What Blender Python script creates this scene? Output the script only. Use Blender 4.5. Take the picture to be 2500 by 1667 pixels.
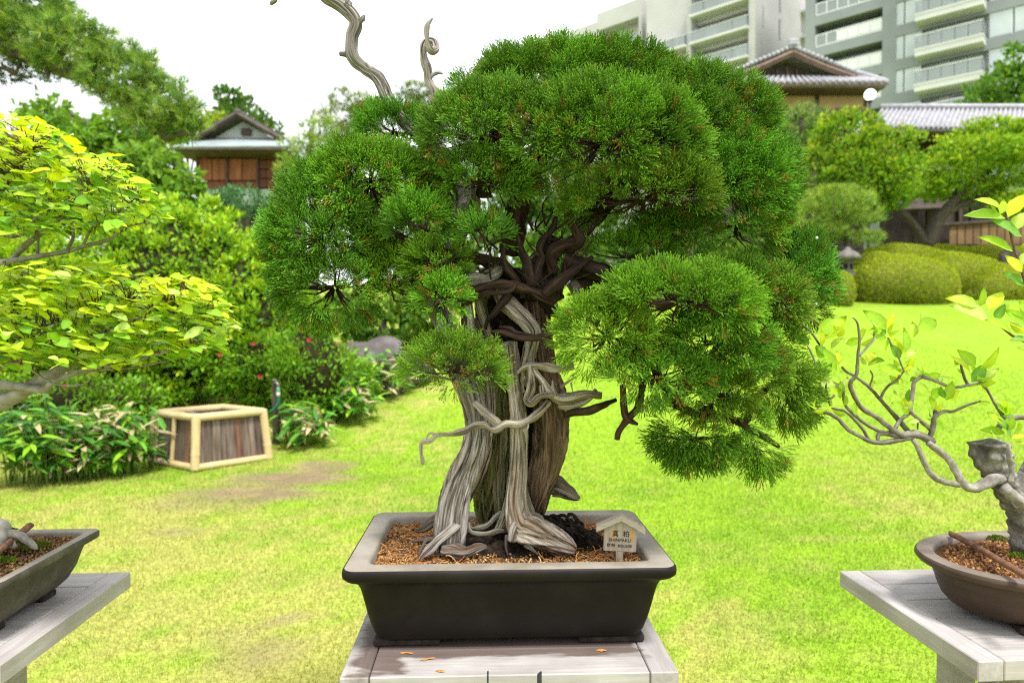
import bpy, math, random
import numpy as np
from mathutils import Vector, Matrix
# ---------------------------------------------------------------- scene, camera, light
sc = bpy.context.scene
for o in list(bpy.data.objects): bpy.data.objects.remove(o)
COL = sc.collection
R = math.radians
F_PX = 1667.0; PITCH = R(1.25); CAMZ = 1.55
cam_d = bpy.data.cameras.new('camera'); cam = bpy.data.objects.new('camera', cam_d); COL.objects.link(cam)
cam.location = (0, 0, CAMZ); cam.rotation_euler = (R(90) - PITCH, 0, 0)
cam_d.sensor_width = 36; cam_d.lens = 36 * F_PX / 2500; cam_d.clip_start = .05; cam_d.clip_end = 2000
cam_d.dof.use_dof = True; cam_d.dof.focus_distance = 1.72; cam_d.dof.aperture_fstop = 3.2
sc.camera = cam
SUN_EL, SUN_AZ = R(64), R(152)          # azimuth measured from +Y towards +X
world = bpy.data.worlds.new('World'); sc.world = world; world.use_nodes = True
wn = world.node_tree; wn.nodes.clear()
w_out = wn.nodes.new('ShaderNodeOutputWorld'); w_bg = wn.nodes.new('ShaderNodeBackground')
w_sky = wn.nodes.new('ShaderNodeTexSky'); w_sky.sky_type = 'NISHITA'; w_sky.sun_disc = False
w_sky.sun_elevation = SUN_EL; w_sky.sun_rotation = SUN_AZ; w_sky.air_density = 1.0; w_sky.dust_density = 3.0
w_hs = wn.nodes.new('ShaderNodeHueSaturation'); w_hs.inputs['Saturation'].default_value = .25
w_mix = wn.nodes.new('ShaderNodeMixRGB'); w_mix.inputs['Fac'].default_value = .72
w_mix.inputs['Color2'].default_value = (8.9, 9.1, 9.3, 1)       # even cloud cover
w_bg.inputs['Strength'].default_value = .06
wn.links.new(w_sky.outputs[0], w_hs.inputs['Color']); wn.links.new(w_hs.outputs[0], w_mix.inputs['Color1'])
wn.links.new(w_mix.outputs[0], w_bg.inputs['Color']); wn.links.new(w_bg.outputs[0], w_out.inputs[0])
sun_d = bpy.data.lights.new('sun', 'SUN'); sun_d.energy = 1.5; sun_d.angle = R(11); sun_d.color = (1, .96, .9)
sun = bpy.data.objects.new('sun', sun_d); COL.objects.link(sun)
sdir = Vector((math.sin(SUN_AZ) * math.cos(SUN_EL), math.cos(SUN_AZ) * math.cos(SUN_EL), math.sin(SUN_EL)))
sun.rotation_euler = sdir.to_track_quat('Z', 'Y').to_euler(); sun.location = (0, 0, 60)
sc.view_settings.view_transform = 'Standard'; sc.view_settings.look = 'None'
sc.view_settings.exposure = 1.88; sc.view_settings.gamma = 1
sc.cycles.max_bounces = 7; sc.cycles.diffuse_bounces = 2; sc.cycles.filter_width = 1.2; sc.cycles.glossy_bounces = 2
sc.cycles.transmission_bounces = 4; sc.cycles.transparent_max_bounces = 6; sc.cycles.use_denoising = False
sc.cycles.caustics_reflective = False; sc.cycles.caustics_refractive = False
# ---------------------------------------------------------------- pixels to places
def ray(px, py):
    a, b = (px - 1250) / F_PX, (833.5 - py) / F_PX
    c, s = math.cos(PITCH), math.sin(PITCH)
    return np.array([a, c + b * s, b * c - s])
def P(px, py, Y):
    r = ray(px, py); return np.array([0, 0, CAMZ]) + r * (Y / r[1])
def PZ(px, py, z):
    r = ray(px, py); return np.array([0, 0, CAMZ]) + r * ((z - CAMZ) / r[2])
def ground_z(x, y):
    x = np.asarray(x, float); y = np.asarray(y, float)
    t = np.clip((y - 7) / 13, 0, 1); z = 2.3 * t * t * (3 - 2 * t)
    t2 = np.clip((y - 22) / 30, 0, 1); z = z + 2.2 * t2 * t2 * (3 - 2 * t2)
    return z + .02 * np.sin(x * .9 + 1) * np.sin(y * .7)
def G(px, py):
    r = ray(px, py); o = np.array([0, 0, CAMZ]); t = 1.5
    while t < 120:
        p = o + r * t
        if p[2] <= ground_z(p[0], p[1]): return p
        t += .03
    return o + r * 30
# ---------------------------------------------------------------- mesh tools
rng = np.random.default_rng(7)
def vnoise(x, y, seed=0):
    xi = np.floor(x).astype(np.int64); yi = np.floor(y).astype(np.int64); fx = x - xi; fy = y - yi
    fx = fx * fx * (3 - 2 * fx); fy = fy * fy * (3 - 2 * fy)
    def h(a, b):
        n = (a * 374761393 + b * 668265263 + seed * 1442695041) & 0xffffffff
        n = ((n ^ (n >> 13)) * 1274126177) & 0xffffffff
        return ((n ^ (n >> 16)) & 0xffff) / 65535.0
    return (h(xi, yi) * (1 - fx) + h(xi + 1, yi) * fx) * (1 - fy) + (h(xi, yi + 1) * (1 - fx) + h(xi + 1, yi + 1) * fx) * fy
def fbm(x, y, seed=0, oct=4):
    s = 0; a = .5; t = 0
    for k in range(oct):
        s = s + a * vnoise(x * 2 ** k, y * 2 ** k, seed + k); t += a; a *= .5
    return s / t
def mesh_np(name, V, F3=None, F4=None, col=None, uvw=None, smooth=False):
    me = bpy.data.meshes.new(name); V = np.asarray(V, np.float32)
    F3 = np.zeros((0, 3), np.int32) if F3 is None or len(F3) == 0 else np.asarray(F3, np.int32)
    F4 = np.zeros((0, 4), np.int32) if F4 is None or len(F4) == 0 else np.asarray(F4, np.int32)
    me.vertices.add(len(V)); me.vertices.foreach_set('co', V.ravel())
    lp = np.concatenate([F3.ravel(), F4.ravel()]).astype(np.int32)
    tot = np.concatenate([np.full(len(F3), 3), np.full(len(F4), 4)]).astype(np.int32)
    st = np.concatenate([[0], np.cumsum(tot)[:-1]]).astype(np.int32) if len(tot) else tot
    me.loops.add(len(lp)); me.loops.foreach_set('vertex_index', lp)
    me.polygons.add(len(tot)); me.polygons.foreach_set('loop_start', st)
    me.polygons.foreach_set('use_smooth', np.full(len(tot), bool(smooth)))
    if col is not None:
        c = np.ones((len(V), 4), np.float32); c[:, :3] = col
        a = me.attributes.new('Col', 'FLOAT_COLOR', 'POINT'); a.data.foreach_set('color', c.ravel())
    if uvw is not None:
        a = me.attributes.new('uvw', 'FLOAT_VECTOR', 'POINT'); a.data.foreach_set('vector', np.asarray(uvw, np.float32).ravel())
    me.update(calc_edges=True); me.validate()
    return me
def link(name, me, mat, parent=None, **kw):
    o = bpy.data.objects.new(name, me); COL.objects.link(o)
    if mat is not None and not me.materials: me.materials.append(mat)
    if parent is not None: o.parent = parent; o.matrix_parent_inverse = Matrix.Translation(-Vector(parent.location)) if parent.rotation_euler.z == 0 else parent_inv(parent)
    for k, v in kw.items(): o[k] = v
    return o
def parent_inv(p):
    m = Matrix.Translation(p.location) @ p.rotation_euler.to_matrix().to_4x4(); return m.inverted()
def empty(name, loc, label, category, group=None):
    o = bpy.data.objects.new(name, None); COL.objects.link(o); o.location = Vector([float(v) for v in loc]); o.empty_display_size = .1
    o['label'] = label; o['category'] = category
    if group: o['group'] = group
    return o
def tag(o, label, category, group=None):
    o['label'] = label; o['category'] = category
    if group: o['group'] = group
    return o
def catmull(P_, n):
    P_ = np.asarray(P_, float); k = len(P_)
    if k < 3: t = np.linspace(0, 1, n)[:, None]; return P_[0] * (1 - t) + P_[-1] * t
    E = np.vstack([2 * P_[0] - P_[1], P_, 2 * P_[-1] - P_[-2]]); out = []
    for u in np.linspace(0, k - 1, n):
        i = min(int(u), k - 2); t = u - i; a, b, c, d = E[i], E[i + 1], E[i + 2], E[i + 3]
        out.append(.5 * (2 * b + (c - a) * t + (2 * a - 5 * b + 4 * c - d) * t * t + (3 * b - a - 3 * c + d) * t ** 3))
    return np.array(out)
class MB:
    """collects shapes; build() links them as one mesh"""
    def __init__(s): s.V = []; s.F3 = []; s.F4 = []; s.C = []; s.U = []; s.n = 0
    def add(s, V, F3=None, F4=None, col=(1, 1, 1), uvw=None):
        V = np.asarray(V, float); s.V.append(V)
        if F3 is not None and len(F3): s.F3.append(np.asarray(F3) + s.n)
        if F4 is not None and len(F4): s.F4.append(np.asarray(F4) + s.n)
        c = np.empty((len(V), 3)); c[:] = col; s.C.append(c)
        s.U.append(V if uvw is None else np.asarray(uvw)); s.n += len(V); return s
    def box(s, c, size, rz=0, col=(1, 1, 1), bev=0.0, M=None, uvw=None):
        hx, hy, hz = [v / 2 for v in size]; b = min(bev, .45 * min(size))
        if b <= 0:
            V = np.array([[x, y, z] for z in (-hz, hz) for x, y in ((-hx, -hy), (hx, -hy), (hx, hy), (-hx, hy))])
            F4 = [[3, 2, 1, 0], [4, 5, 6, 7]] + [[i, (i + 1) % 4, 4 + (i + 1) % 4, 4 + i] for i in range(4)]; F3 = None
        else:                                    # chamfered box
            rings = []
            for z, q in ((-hz, b), (-hz + b, 0), (hz - b, 0), (hz, b)):
                X, Y = hx - q, hy - q; r = []
                for sx, sy in ((-1, -1), (1, -1), (1, 1), (-1, 1)):
                    a = (sx * X, sy * (Y - (b if q == 0 else 0)), z); d = (sx * (X - (b if q == 0 else 0)), sy * Y, z)
                    r += [d, a] if sx * sy < 0 else [a, d]
                rings.append(r)
            V = np.array(sum(rings, [])); F4 = []
            for k in range(3):
                for i in range(8): j = (i + 1) % 8; F4.append([k * 8 + i, k * 8 + j, k * 8 + 8 + j, k * 8 + 8 + i])
            F3 = []
            for base, flip in ((0, True), (24, False)):
                for i in range(1, 7):
                    f = [base, base + i, base + i + 1]; F3.append(f[::-1] if flip else f)
        U = V.copy()
        cz, sz = math.cos(rz), math.sin(rz); V = V @ np.array([[cz, sz, 0], [-sz, cz, 0], [0, 0, 1]])
        if M is not None: V = V @ np.asarray(M).T
        return s.add(V + np.asarray(c, float), F3, F4, col, U + np.asarray(c, float) if uvw is None else U + np.asarray(uvw))
    def tube(s, pts, rad, n=8, seg=None, col=(1, 1, 1), cap=True, shape=None, squash=1.0, seed=0, up=None):
        pts = np.asarray(pts, float); rad = np.asarray(rad, float) * np.ones(len(pts))
        if seg: 
            q = catmull(np.column_stack([pts, rad]), seg); pts, rad = q[:, :3], np.maximum(q[:, 3], 1e-4)
        m = len(pts); T = np.gradient(pts, axis=0); T /= np.linalg.norm(T, axis=1)[:, None] + 1e-9
        A = np.array(up if up is not None else (0.0, 0, 1)) if abs(T[0][2]) < .9 or up is not None else np.array([1.0, 0, 0])
        N = np.empty_like(pts)
        for i in range(m):
            A = A - T[i] * A.dot(T[i]); l = np.linalg.norm(A)
            if l < 1e-6: A = np.array([.3, 1, .2]); A -= T[i] * A.dot(T[i]); l = np.linalg.norm(A)
            A = A / l; N[i] = A
        B = np.cross(T, N); th = np.arange(n) * 2 * math.pi / n
        L = np.concatenate([[0], np.cumsum(np.linalg.norm(np.diff(pts, axis=0), axis=1))])
        rr = rad[:, None] * np.ones((1, n))
        if shape is not None: rr = rr * shape(th[None, :], L[:, None], seed)
        V = pts[:, None, :] + rr[:, :, None] * (np.cos(th)[None, :, None] * N[:, None, :] + squash * np.sin(th)[None, :, None] * B[:, None, :])
        r0 = float(rad.mean()); U = np.stack([np.cos(th)[None, :] * r0 + 0 * L[:, None] + seed * .37, np.sin(th)[None, :] * r0 + 0 * L[:, None], L[:, None] + 0 * th[None, :]], -1)
        I = np.arange(m * n).reshape(m, n); a = I[:-1]; b = I[1:]
        F4 = np.stack([a, np.roll(a, -1, 1), np.roll(b, -1, 1), b], -1).reshape(-1, 4)
        V = V.reshape(-1, 3); U = U.reshape(-1, 3); F3 = None
        if cap:
            V = np.vstack([V, pts[0] - T[0] * rad[0] * .3, pts[-1] + T[-1] * rad[-1] * .3]); U = np.vstack([U, U[0], U[-1]])
            i0, i1 = m * n, m * n + 1
            F3 = [[i0, (k + 1) % n, k] for k in range(n)] + [[i1, (m - 1) * n + k, (m - 1) * n + (k + 1) % n] for k in range(n)]
        cc = col
        if callable(col): cc = np.vstack([np.repeat([col(l / (L[-1] + 1e-9)) for l in L], n, 0)] + ([[col(0), col(1)]] if cap else []))
        return s.add(V, F3, F4, cc, U)
    def loft(s, rings, col=(1, 1, 1), cap0=False, cap1=False):
        m, n = len(rings), len(rings[0]); V = np.array(rings, float).reshape(-1, 3)
        I = np.arange(m * n).reshape(m, n); a, b = I[:-1], I[1:]
        F4 = np.stack([a, np.roll(a, -1, 1), np.roll(b, -1, 1), b], -1).reshape(-1, 4); F3 = []
        for k, c in ((0, cap0), (m - 1, cap1)):
            if c:
                V = np.vstack([V, V[k * n:(k + 1) * n].mean(0)]); j = len(V) - 1
                for i in range(n):
                    f = [j, k * n + (i + 1) % n, k * n + i]; F3.append(f if k == 0 else f[::-1])
        return s.add(V, F3, F4, col)
    def prism(s, poly, h, axis_o, ax, ay, az, col=(1, 1, 1)):
        """polygon (2D, CCW) in the plane (ax, ay) at axis_o, extruded h along az"""
        ax, ay, az, o = [np.asarray(v, float) for v in (ax, ay, az, axis_o)]; n = len(poly)
        b = np.array([o + ax * p[0] + ay * p[1] for p in poly]); V = np.vstack([b, b + az * h, b.mean(0)[None], b.mean(0)[None] + az * h])
        F4 = [[i, (i + 1) % n, n + (i + 1) % n, n + i] for i in range(n)]
        F3 = [[2 * n, (i + 1) % n, i] for i in range(n)] + [[2 * n + 1, n + i, n + (i + 1) % n] for i in range(n)]
        return s.add(V, F3, F4, col)
    def mesh(s, name, smooth=False):
        return mesh_np(name, np.vstack(s.V), np.vstack(s.F3) if s.F3 else None, np.vstack(s.F4) if s.F4 else None, np.vstack(s.C), np.vstack(s.U), smooth)
    def build(s, name, mat, parent=None, smooth=False, **kw): return link(name, s.mesh(name, smooth), mat, parent, **kw)
def scatter(protos, pos, rot, scl, tint, which=None):
    """protos: list of (V, F3, C); returns V, F3, C of all copies"""
    pos = np.asarray(pos); N = len(pos); which = rng.integers(0, len(protos), N) if which is None else which
    Vs, Fs, Cs, base = [], [], [], 0
    for k, (pv, pf, pc) in enumerate(protos):
        idx = np.nonzero(which == k)[0]
        if not len(idx): continue
        v = np.einsum('nij,vj->nvi', rot[idx], pv) * scl[idx][:, None, None] + pos[idx][:, None, :]
        f = pf[None] + (np.arange(len(idx)) * len(pv))[:, None, None] + base
        c = pc[None] * tint[idx][:, None, :]
        Vs.append(v.reshape(-1, 3)); Fs.append(f.reshape(-1, 3)); Cs.append(c.reshape(-1, 3)); base += len(idx) * len(pv)
    return np.vstack(Vs), np.vstack(Fs), np.clip(np.vstack(Cs), 0, 1)
def basis(d, spin=None):
    """rotation matrices whose +Z is d, spun at random about it"""
    d = d / (np.linalg.norm(d, axis=1)[:, None] + 1e-9); n = len(d)
    a = np.where(np.abs(d[:, 2:3]) < .95, np.array([[0, 0, 1.0]]), np.array([[1.0, 0, 0]]))
    x = np.cross(a, d); x /= np.linalg.norm(x, axis=1)[:, None]; y = np.cross(d, x)
    if spin is None: spin = rng.uniform(0, 2 * math.pi, n)
    c, s = np.cos(spin)[:, None], np.sin(spin)[:, None]
    return np.stack([x * c + y * s, -x * s + y * c, d], -1)
def rdir(n):
    v = rng.normal(size=(n, 3)); return v / np.linalg.norm(v, axis=1)[:, None]
# ---------------------------------------------------------------- materials
def new_mat(name):
    m = bpy.data.materials.new(name); m.use_nodes = True; nt = m.node_tree; b = nt.nodes['Principled BSDF']
    return m, nt, b
def N_(nt, t, **kw):
    n = nt.nodes.new(t)
    for k, v in kw.items():
        if k in n.inputs: n.inputs[k].default_value = v
        else: setattr(n, k, v)
    return n
def ramp(nt, src, stops):
    r = nt.nodes.new('ShaderNodeValToRGB'); e = r.color_ramp.elements
    while len(e) < len(stops): e.new(.5)
    for i, (p, c) in enumerate(stops): e[i].position = p; e[i].color = (*c, 1)
    nt.links.new(src, r.inputs[0]); return r
def mat_noise(name, c1, c2, scale=5, rough=.7, bump=.2, bscale=None, detail=6, use_col=False, c3=None, stretch=None, coord='Object', spec=.3, bdist=.01, mid=.5):
    m, nt, b = new_mat(name); L = nt.links.new
    if coord == 'uvw': tc = N_(nt, 'ShaderNodeAttribute', attribute_name='uvw'); src = tc.outputs['Vector']
    else: tc = nt.nodes.new('ShaderNodeTexCoord'); src = tc.outputs[coord]
    mp = nt.nodes.new('ShaderNodeMapping'); L(src, mp.inputs[0])
    if stretch: mp.inputs['Scale'].default_value = stretch
    nz = N_(nt, 'ShaderNodeTexNoise', Scale=scale, Detail=detail, Roughness=.62); L(mp.outputs[0], nz.inputs['Vector'])
    st = [(.32, c1), (.68, c2)] if c3 is None else [(.28, c1), (mid, c2), (.74, c3)]
    r = ramp(nt, nz.outputs['Fac'], st); out = r.outputs[0]
    if use_col:
        a = N_(nt, 'ShaderNodeAttribute', attribute_name='Col'); mx = N_(nt, 'ShaderNodeMixRGB', blend_type='MULTIPLY', Fac=1.0)
        L(out, mx.inputs[1]); L(a.outputs['Color'], mx.inputs[2]); out = mx.outputs[0]
    L(out, b.inputs['Base Color']); b.inputs['Roughness'].default_value = rough; b.inputs['Specular IOR Level'].default_value = spec
    if bump:
        n2 = N_(nt, 'ShaderNodeTexNoise', Scale=bscale or scale * 3, Detail=8.0); L(mp.outputs[0], n2.inputs['Vector'])
        bp = N_(nt, 'ShaderNodeBump', Strength=bump, Distance=bdist); L(n2.outputs['Fac'], bp.inputs['Height']); L(bp.outputs[0], b.inputs['Normal'])
    return m
def mat_leaf(name, trans=.35, rough=.5, spec=.15, tcol=(1.3, 1.25, .5), mottle=0.0):
    m, nt, b = new_mat(name); L = nt.links.new
    a = N_(nt, 'ShaderNodeAttribute', attribute_name='Col'); out = a.outputs['Color']
    if mottle:
        tc = nt.nodes.new('ShaderNodeTexCoord'); nz = N_(nt, 'ShaderNodeTexNoise', Scale=9.0, Detail=3.0); L(tc.outputs['Object'], nz.inputs['Vector'])
        r = ramp(nt, nz.outputs['Fac'], [(.3, (1 - mottle,) * 3), (.7, (1, 1, 1))]); mm = N_(nt, 'ShaderNodeMixRGB', blend_type='MULTIPLY', Fac=1.0)
        L(out, mm.inputs[1]); L(r.outputs[0], mm.inputs[2]); out = mm.outputs[0]
    L(out, b.inputs['Base Color']); b.inputs['Roughness'].default_value = rough; b.inputs['Specular IOR Level'].default_value = spec
    if trans:
        tr = nt.nodes.new('ShaderNodeBsdfTranslucent'); mx = N_(nt, 'ShaderNodeMixRGB', blend_type='MULTIPLY', Fac=1.0); mx.inputs[2].default_value = (*tcol, 1)
        L(out, mx.inputs[1]); L(mx.outputs[0], tr.inputs['Color'])
        ms = N_(nt, 'ShaderNodeMixShader', Fac=trans); L(b.outputs[0], ms.inputs[1]); L(tr.outputs[0], ms.inputs[2])
        L(ms.outputs[0], nt.nodes['Material Output'].inputs['Surface'])
    return m
def mat_plain(name, c, rough=.6, spec=.3, metal=0): 
    m, nt, b = new_mat(name); b.inputs['Base Color'].default_value = (*c, 1); b.inputs['Roughness'].default_value = rough
    b.inputs['Specular IOR Level'].default_value = spec; b.inputs['Metallic'].default_value = metal; return m
# leaf shapes: +Z along the leaf, normal about +Y
def leaf_proto(w=.42, n=3, fold=.12, curl=.15, serr=0.0, seed=0, vein=.0):
    """unit-length leaf of 2*n quads-as-triangles, folded on its midrib"""
    rr = np.random.default_rng(seed); t = np.linspace(0, 1, n + 1); wid = w * np.sin(np.pi * np.clip(t * .92 + .06, 0, 1) ** .85) ** .9; wid[0] = .03; wid[-1] = 0.0
    if serr: wid[1:-1] *= 1 + serr * (np.arange(n - 1) % 2 * 2 - 1)
    V = []
    for i in range(n + 1):
        y = -curl * t[i] ** 2 + rr.normal() * .012
        V += [(-wid[i] / 2, y + fold * wid[i], t[i]), (0, y, t[i]), (wid[i] / 2, y + fold * wid[i], t[i])]
    F = []
    for i in range(n):
        a, b = 3 * i, 3 * i + 3
        for k in (0, 1): 
            F.append((a + k, a + k + 1, b + k + 1))
            F.append((a + k, b + k + 1, b + k))
    C = np.ones((len(V), 3)); C[1::3] *= 1 + vein
    return np.array(V), np.array(F), C
def diamond(w=.5, fold=.1):
    V = np.array([(0, 0, 0), (w / 2, fold, .5), (0, 0, 1), (-w / 2, fold, .5)]); return V, np.array([(0, 1, 2), (0, 2, 3)]), np.ones((4, 3))
# ================================================================ ground
M_lawn = mat_noise('lawn_soil', (.55, .55, .55), (1.0, 1.0, 1.0), scale=38, rough=.95, bump=.5, bscale=70, use_col=True, spec=.05, c3=(1.35, 1.35, 1.2), bdist=.02)
DIRT = [P(690, 1160, 1)[:2] * 0 + G(690, 1165)[:2], G(600, 1205)[:2], G(745, 1140)[:2], G(540, 1190)[:2]]
def dirt_at(x, y):
    """bare earth patch in front of the box and small worn spots"""
    q = np.zeros(np.shape(x))
    for (px, py, a, b) in ((715, 1168, .75, .38), (610, 1205, .75, .30), (790, 1140, .40, .34), (500, 1230, .6, .3)):
        g = G(px, py); d = ((x - g[0]) / a) ** 2 + ((y - g[1]) / b) ** 2
        q = np.maximum(q, np.clip(1.15 - d, 0, 1) ** .8 * (.95 if px > 560 else .5))
    for (px, py, a, b) in ((630, 1605, .28, .22), (565, 1560, .2, .15), (700, 1520, .15, .12), (420, 1300, .25, .16)):
        g = G(px, py); d = ((x - g[0]) / a) ** 2 + ((y - g[1]) / b) ** 2
        q = np.maximum(q, np.clip(1.1 - d, 0, 1) * .55)
    return np.clip(q * (.3 + 1.6 * fbm(x * 4.5, y * 6.5, 5)), 0, .95)
def lawn_colour(x, y):
    """lawn: fresh yellow green, greener and straw patches, bare soil"""
    n1 = fbm(x * .55, y * .55, 1); n2 = fbm(x * 2.6, y * 2.6, 11); n3 = fbm(x * 9, y * 9, 21)
    fresh = np.array([.25, .40, .028]); green = np.array([.15, .29, .02]); straw = np.array([.50, .42, .15]); soil = np.array([.23, .17, .105])
    far = np.clip((y - 3.2) / 6, 0, 1); right = np.clip((x + 1.4) / 2.4, 0, 1)
    g = np.clip((n2 - .38) * 2.6 * (1 - .6 * far) + .12 * (1 - right), 0, .6)[..., None]
    c = fresh * (1 - g) + green * g
    s = np.clip((n1 * .45 + n3 * .5 + n2 * .25 - .60 + .12 * (1 - far) + .08 * (1 - right)) * 2.8 * (1 - .85 * far * right), 0, .6)[..., None]
    c = c * (1 - s) + straw * s
    d = dirt_at(x, y)[..., None]; return (c * (1 - d) + soil * (.75 + .5 * n3[..., None]) * d) * .86
def sheet(name, xs, ys, dz=0.0):
    X, Y = np.meshgrid(xs, ys); Z = ground_z(X, Y) + dz; n, m = X.shape; I = np.arange(n * m).reshape(n, m)
    F4 = np.stack([I[:-1, :-1], I[:-1, 1:], I[1:, 1:], I[1:, :-1]], -1).reshape(-1, 4)
    x, y = X.ravel(), Y.ravel()
    return mesh_np(name, np.stack([x, y, Z.ravel()], 1), None, F4, lawn_colour(x, y), smooth=True)
xs = np.concatenate([np.linspace(-400, -13, 14), np.arange(-12, 14, .15), np.linspace(15, 400, 14)])
ys = np.concatenate([np.linspace(-60, -1, 8), np.arange(0, 20, .15), np.arange(20.5, 45, .7), np.linspace(48, 900, 18)])
ground = link('ground', sheet('ground', xs, ys), M_lawn); ground['kind'] = 'structure'
# grass blades standing in the lawn
def grass_blades():
    n = 255000; u = rng.random(n); y = 2.35 * (14 / 2.35) ** (u ** .8); x = (rng.random(n) * 2 - 1) * (y * .80 + .8)
    keep = (rng.random(n) > dirt_at(x, y) * 1.15) & (x < 9) & (rng.random(n) < np.clip((14 - y) / 7, 0, 1)); x, y = x[keep], y[keep]; n = len(x)
    h = rng.uniform(.012, .03, n) * (.7 + .10 * y); w = .0017 * (.55 + .28 * y)
    th = rng.random(n) * 6.283; lean = rng.uniform(.1, 1.0, n) * h; la = rng.random(n) * 6.283
    z = ground_z(x, y); c, s = np.cos(th) * w, np.sin(th) * w
    V = np.stack([np.stack([x - c, y - s, z - .003], 1), np.stack([x + c, y + s, z - .003], 1), np.stack([x + np.cos(la) * lean, y + np.sin(la) * lean, z + h], 1)], 1).reshape(-1, 3)
    col = lawn_colour(x, y) * rng.uniform(1.0, 1.4, (n, 1)); dry = rng.random(n) < .06; col[dry] = np.array([.46, .38, .14]) * rng.uniform(.6, 1.1, (dry.sum(), 1))
    F = np.arange(3 * n).reshape(-1, 3)
    return mesh_np('grass', V, F, None, np.repeat(np.clip(col, 0, 1), 3, 0))
M_grass = mat_leaf('grass_blade', trans=.3, rough=.6, spec=.15, tcol=(1.1, 1.1, .6))
grass = link('grass', grass_blades(), M_grass); grass['kind'] = 'stuff'
tag(grass, 'short yellow green lawn grass with straw coloured worn patches', 'grass')
# ================================================================ display tables
def mat_board(name, axis):
    m, nt, b = new_mat(name); L = nt.links.new
    at = N_(nt, 'ShaderNodeAttribute', attribute_name='uvw'); mp = nt.nodes.new('ShaderNodeMapping'); L(at.outputs['Vector'], mp.inputs[0])
    mp.inputs['Scale'].default_value = (4, 60, 60) if axis == 'x' else (60, 4, 60)
    nz = N_(nt, 'ShaderNodeTexNoise', Scale=1.0, Detail=8.0, Roughness=.65, Distortion=.4); L(mp.outputs[0], nz.inputs['Vector'])
    n2 = N_(nt, 'ShaderNodeTexNoise', Scale=7.0, Detail=4.0); L(at.outputs['Vector'], n2.inputs['Vector'])
    r1 = ramp(nt, nz.outputs['Fac'], [(.2, (.27, .25, .24)), (.5, (.37, .355, .345)), (.75, (.45, .435, .42))])
    r2 = ramp(nt, n2.outputs['Fac'], [(.3, (.80, .77, .76)), (.65, (1.04, 1.03, 1.02))])
    mx = N_(nt, 'ShaderNodeMixRGB', blend_type='MULTIPLY', Fac=1.0); L(r1.outputs[0], mx.inputs[1]); L(r2.outputs[0], mx.inputs[2])
    co = N_(nt, 'ShaderNodeAttribute', attribute_name='Col'); m3 = N_(nt, 'ShaderNodeMixRGB', blend_type='MULTIPLY', Fac=1.0)
    L(mx.outputs[0], m3.inputs[1]); L(co.outputs['Color'], m3.inputs[2])
    # damp stain left by watering round the pot: local rectangle plus noise
    sp = nt.nodes.new('ShaderNodeSeparateXYZ'); L(at.outputs['Vector'], sp.inputs[0])
    def mth(op, a, bb):
        n = nt.nodes.new('ShaderNodeMath'); n.operation = op
        for i, v in enumerate((a, bb)):
            if v is None: continue
            if isinstance(v, (int, float)): n.inputs[i].default_value = v
            else: L(v, n.inputs[i])
        return n.outputs[0]
    ax_ = mth('SUBTRACT', mth('ABSOLUTE', mth('ADD', sp.outputs[0], .018), None), .345)
    ay_ = mth('SUBTRACT', mth('ABSOLUTE', mth('SUBTRACT', sp.outputs[1], .335), None), .247)
    n3 = N_(nt, 'ShaderNodeTexNoise', Scale=1.0, Detail=5.0); mp2 = nt.nodes.new('ShaderNodeMapping'); mp2.inputs['Scale'].default_value = (7, 26, 1); L(at.outputs['Vector'], mp2.inputs[0]); L(mp2.outputs[0], n3.inputs['Vector'])
    bx_ = mth('SUBTRACT', mth('ABSOLUTE', mth('ADD', sp.outputs[0], .305), None), .055)
    by_ = mth('SUBTRACT', mth('ABSOLUTE', mth('SUBTRACT', sp.outputs[1], .09), None), .07)
    dd = mth('ADD', mth('MINIMUM', mth('MAXIMUM', ax_, ay_), mth('MAXIMUM', bx_, by_)), mth('MULTIPLY', mth('SUBTRACT', n3.outputs['Fac'], .5), -.12))
    st = ramp(nt, mth('ADD', mth('MULTIPLY', dd, 9.0), .5), [(.42, (1, 1, 1)), (.62, (0, 0, 0))])
    m4 = N_(nt, 'ShaderNodeMixRGB', blend_type='MULTIPLY'); m4.inputs[2].default_value = (.36, .29, .265, 1); L(st.outputs[0], m4.inputs[0]); L(m3.outputs[0], m4.inputs[1])
    L(m4.outputs[0], b.inputs['Base Color']); b.inputs['Roughness'].default_value = .62; b.inputs['Specular IOR Level'].default_value = .3
    bp = N_(nt, 'ShaderNodeBump', Strength=.25, Distance=.002); L(nz.outputs['Fac'], bp.inputs['Height']); L(bp.outputs[0], b.inputs['Normal'])
    return m
M_board_x = mat_board('weathered_board_x', 'x'); M_board_y = mat_board('weathered_board_y', 'y')
TABLE_Z = .76
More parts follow.
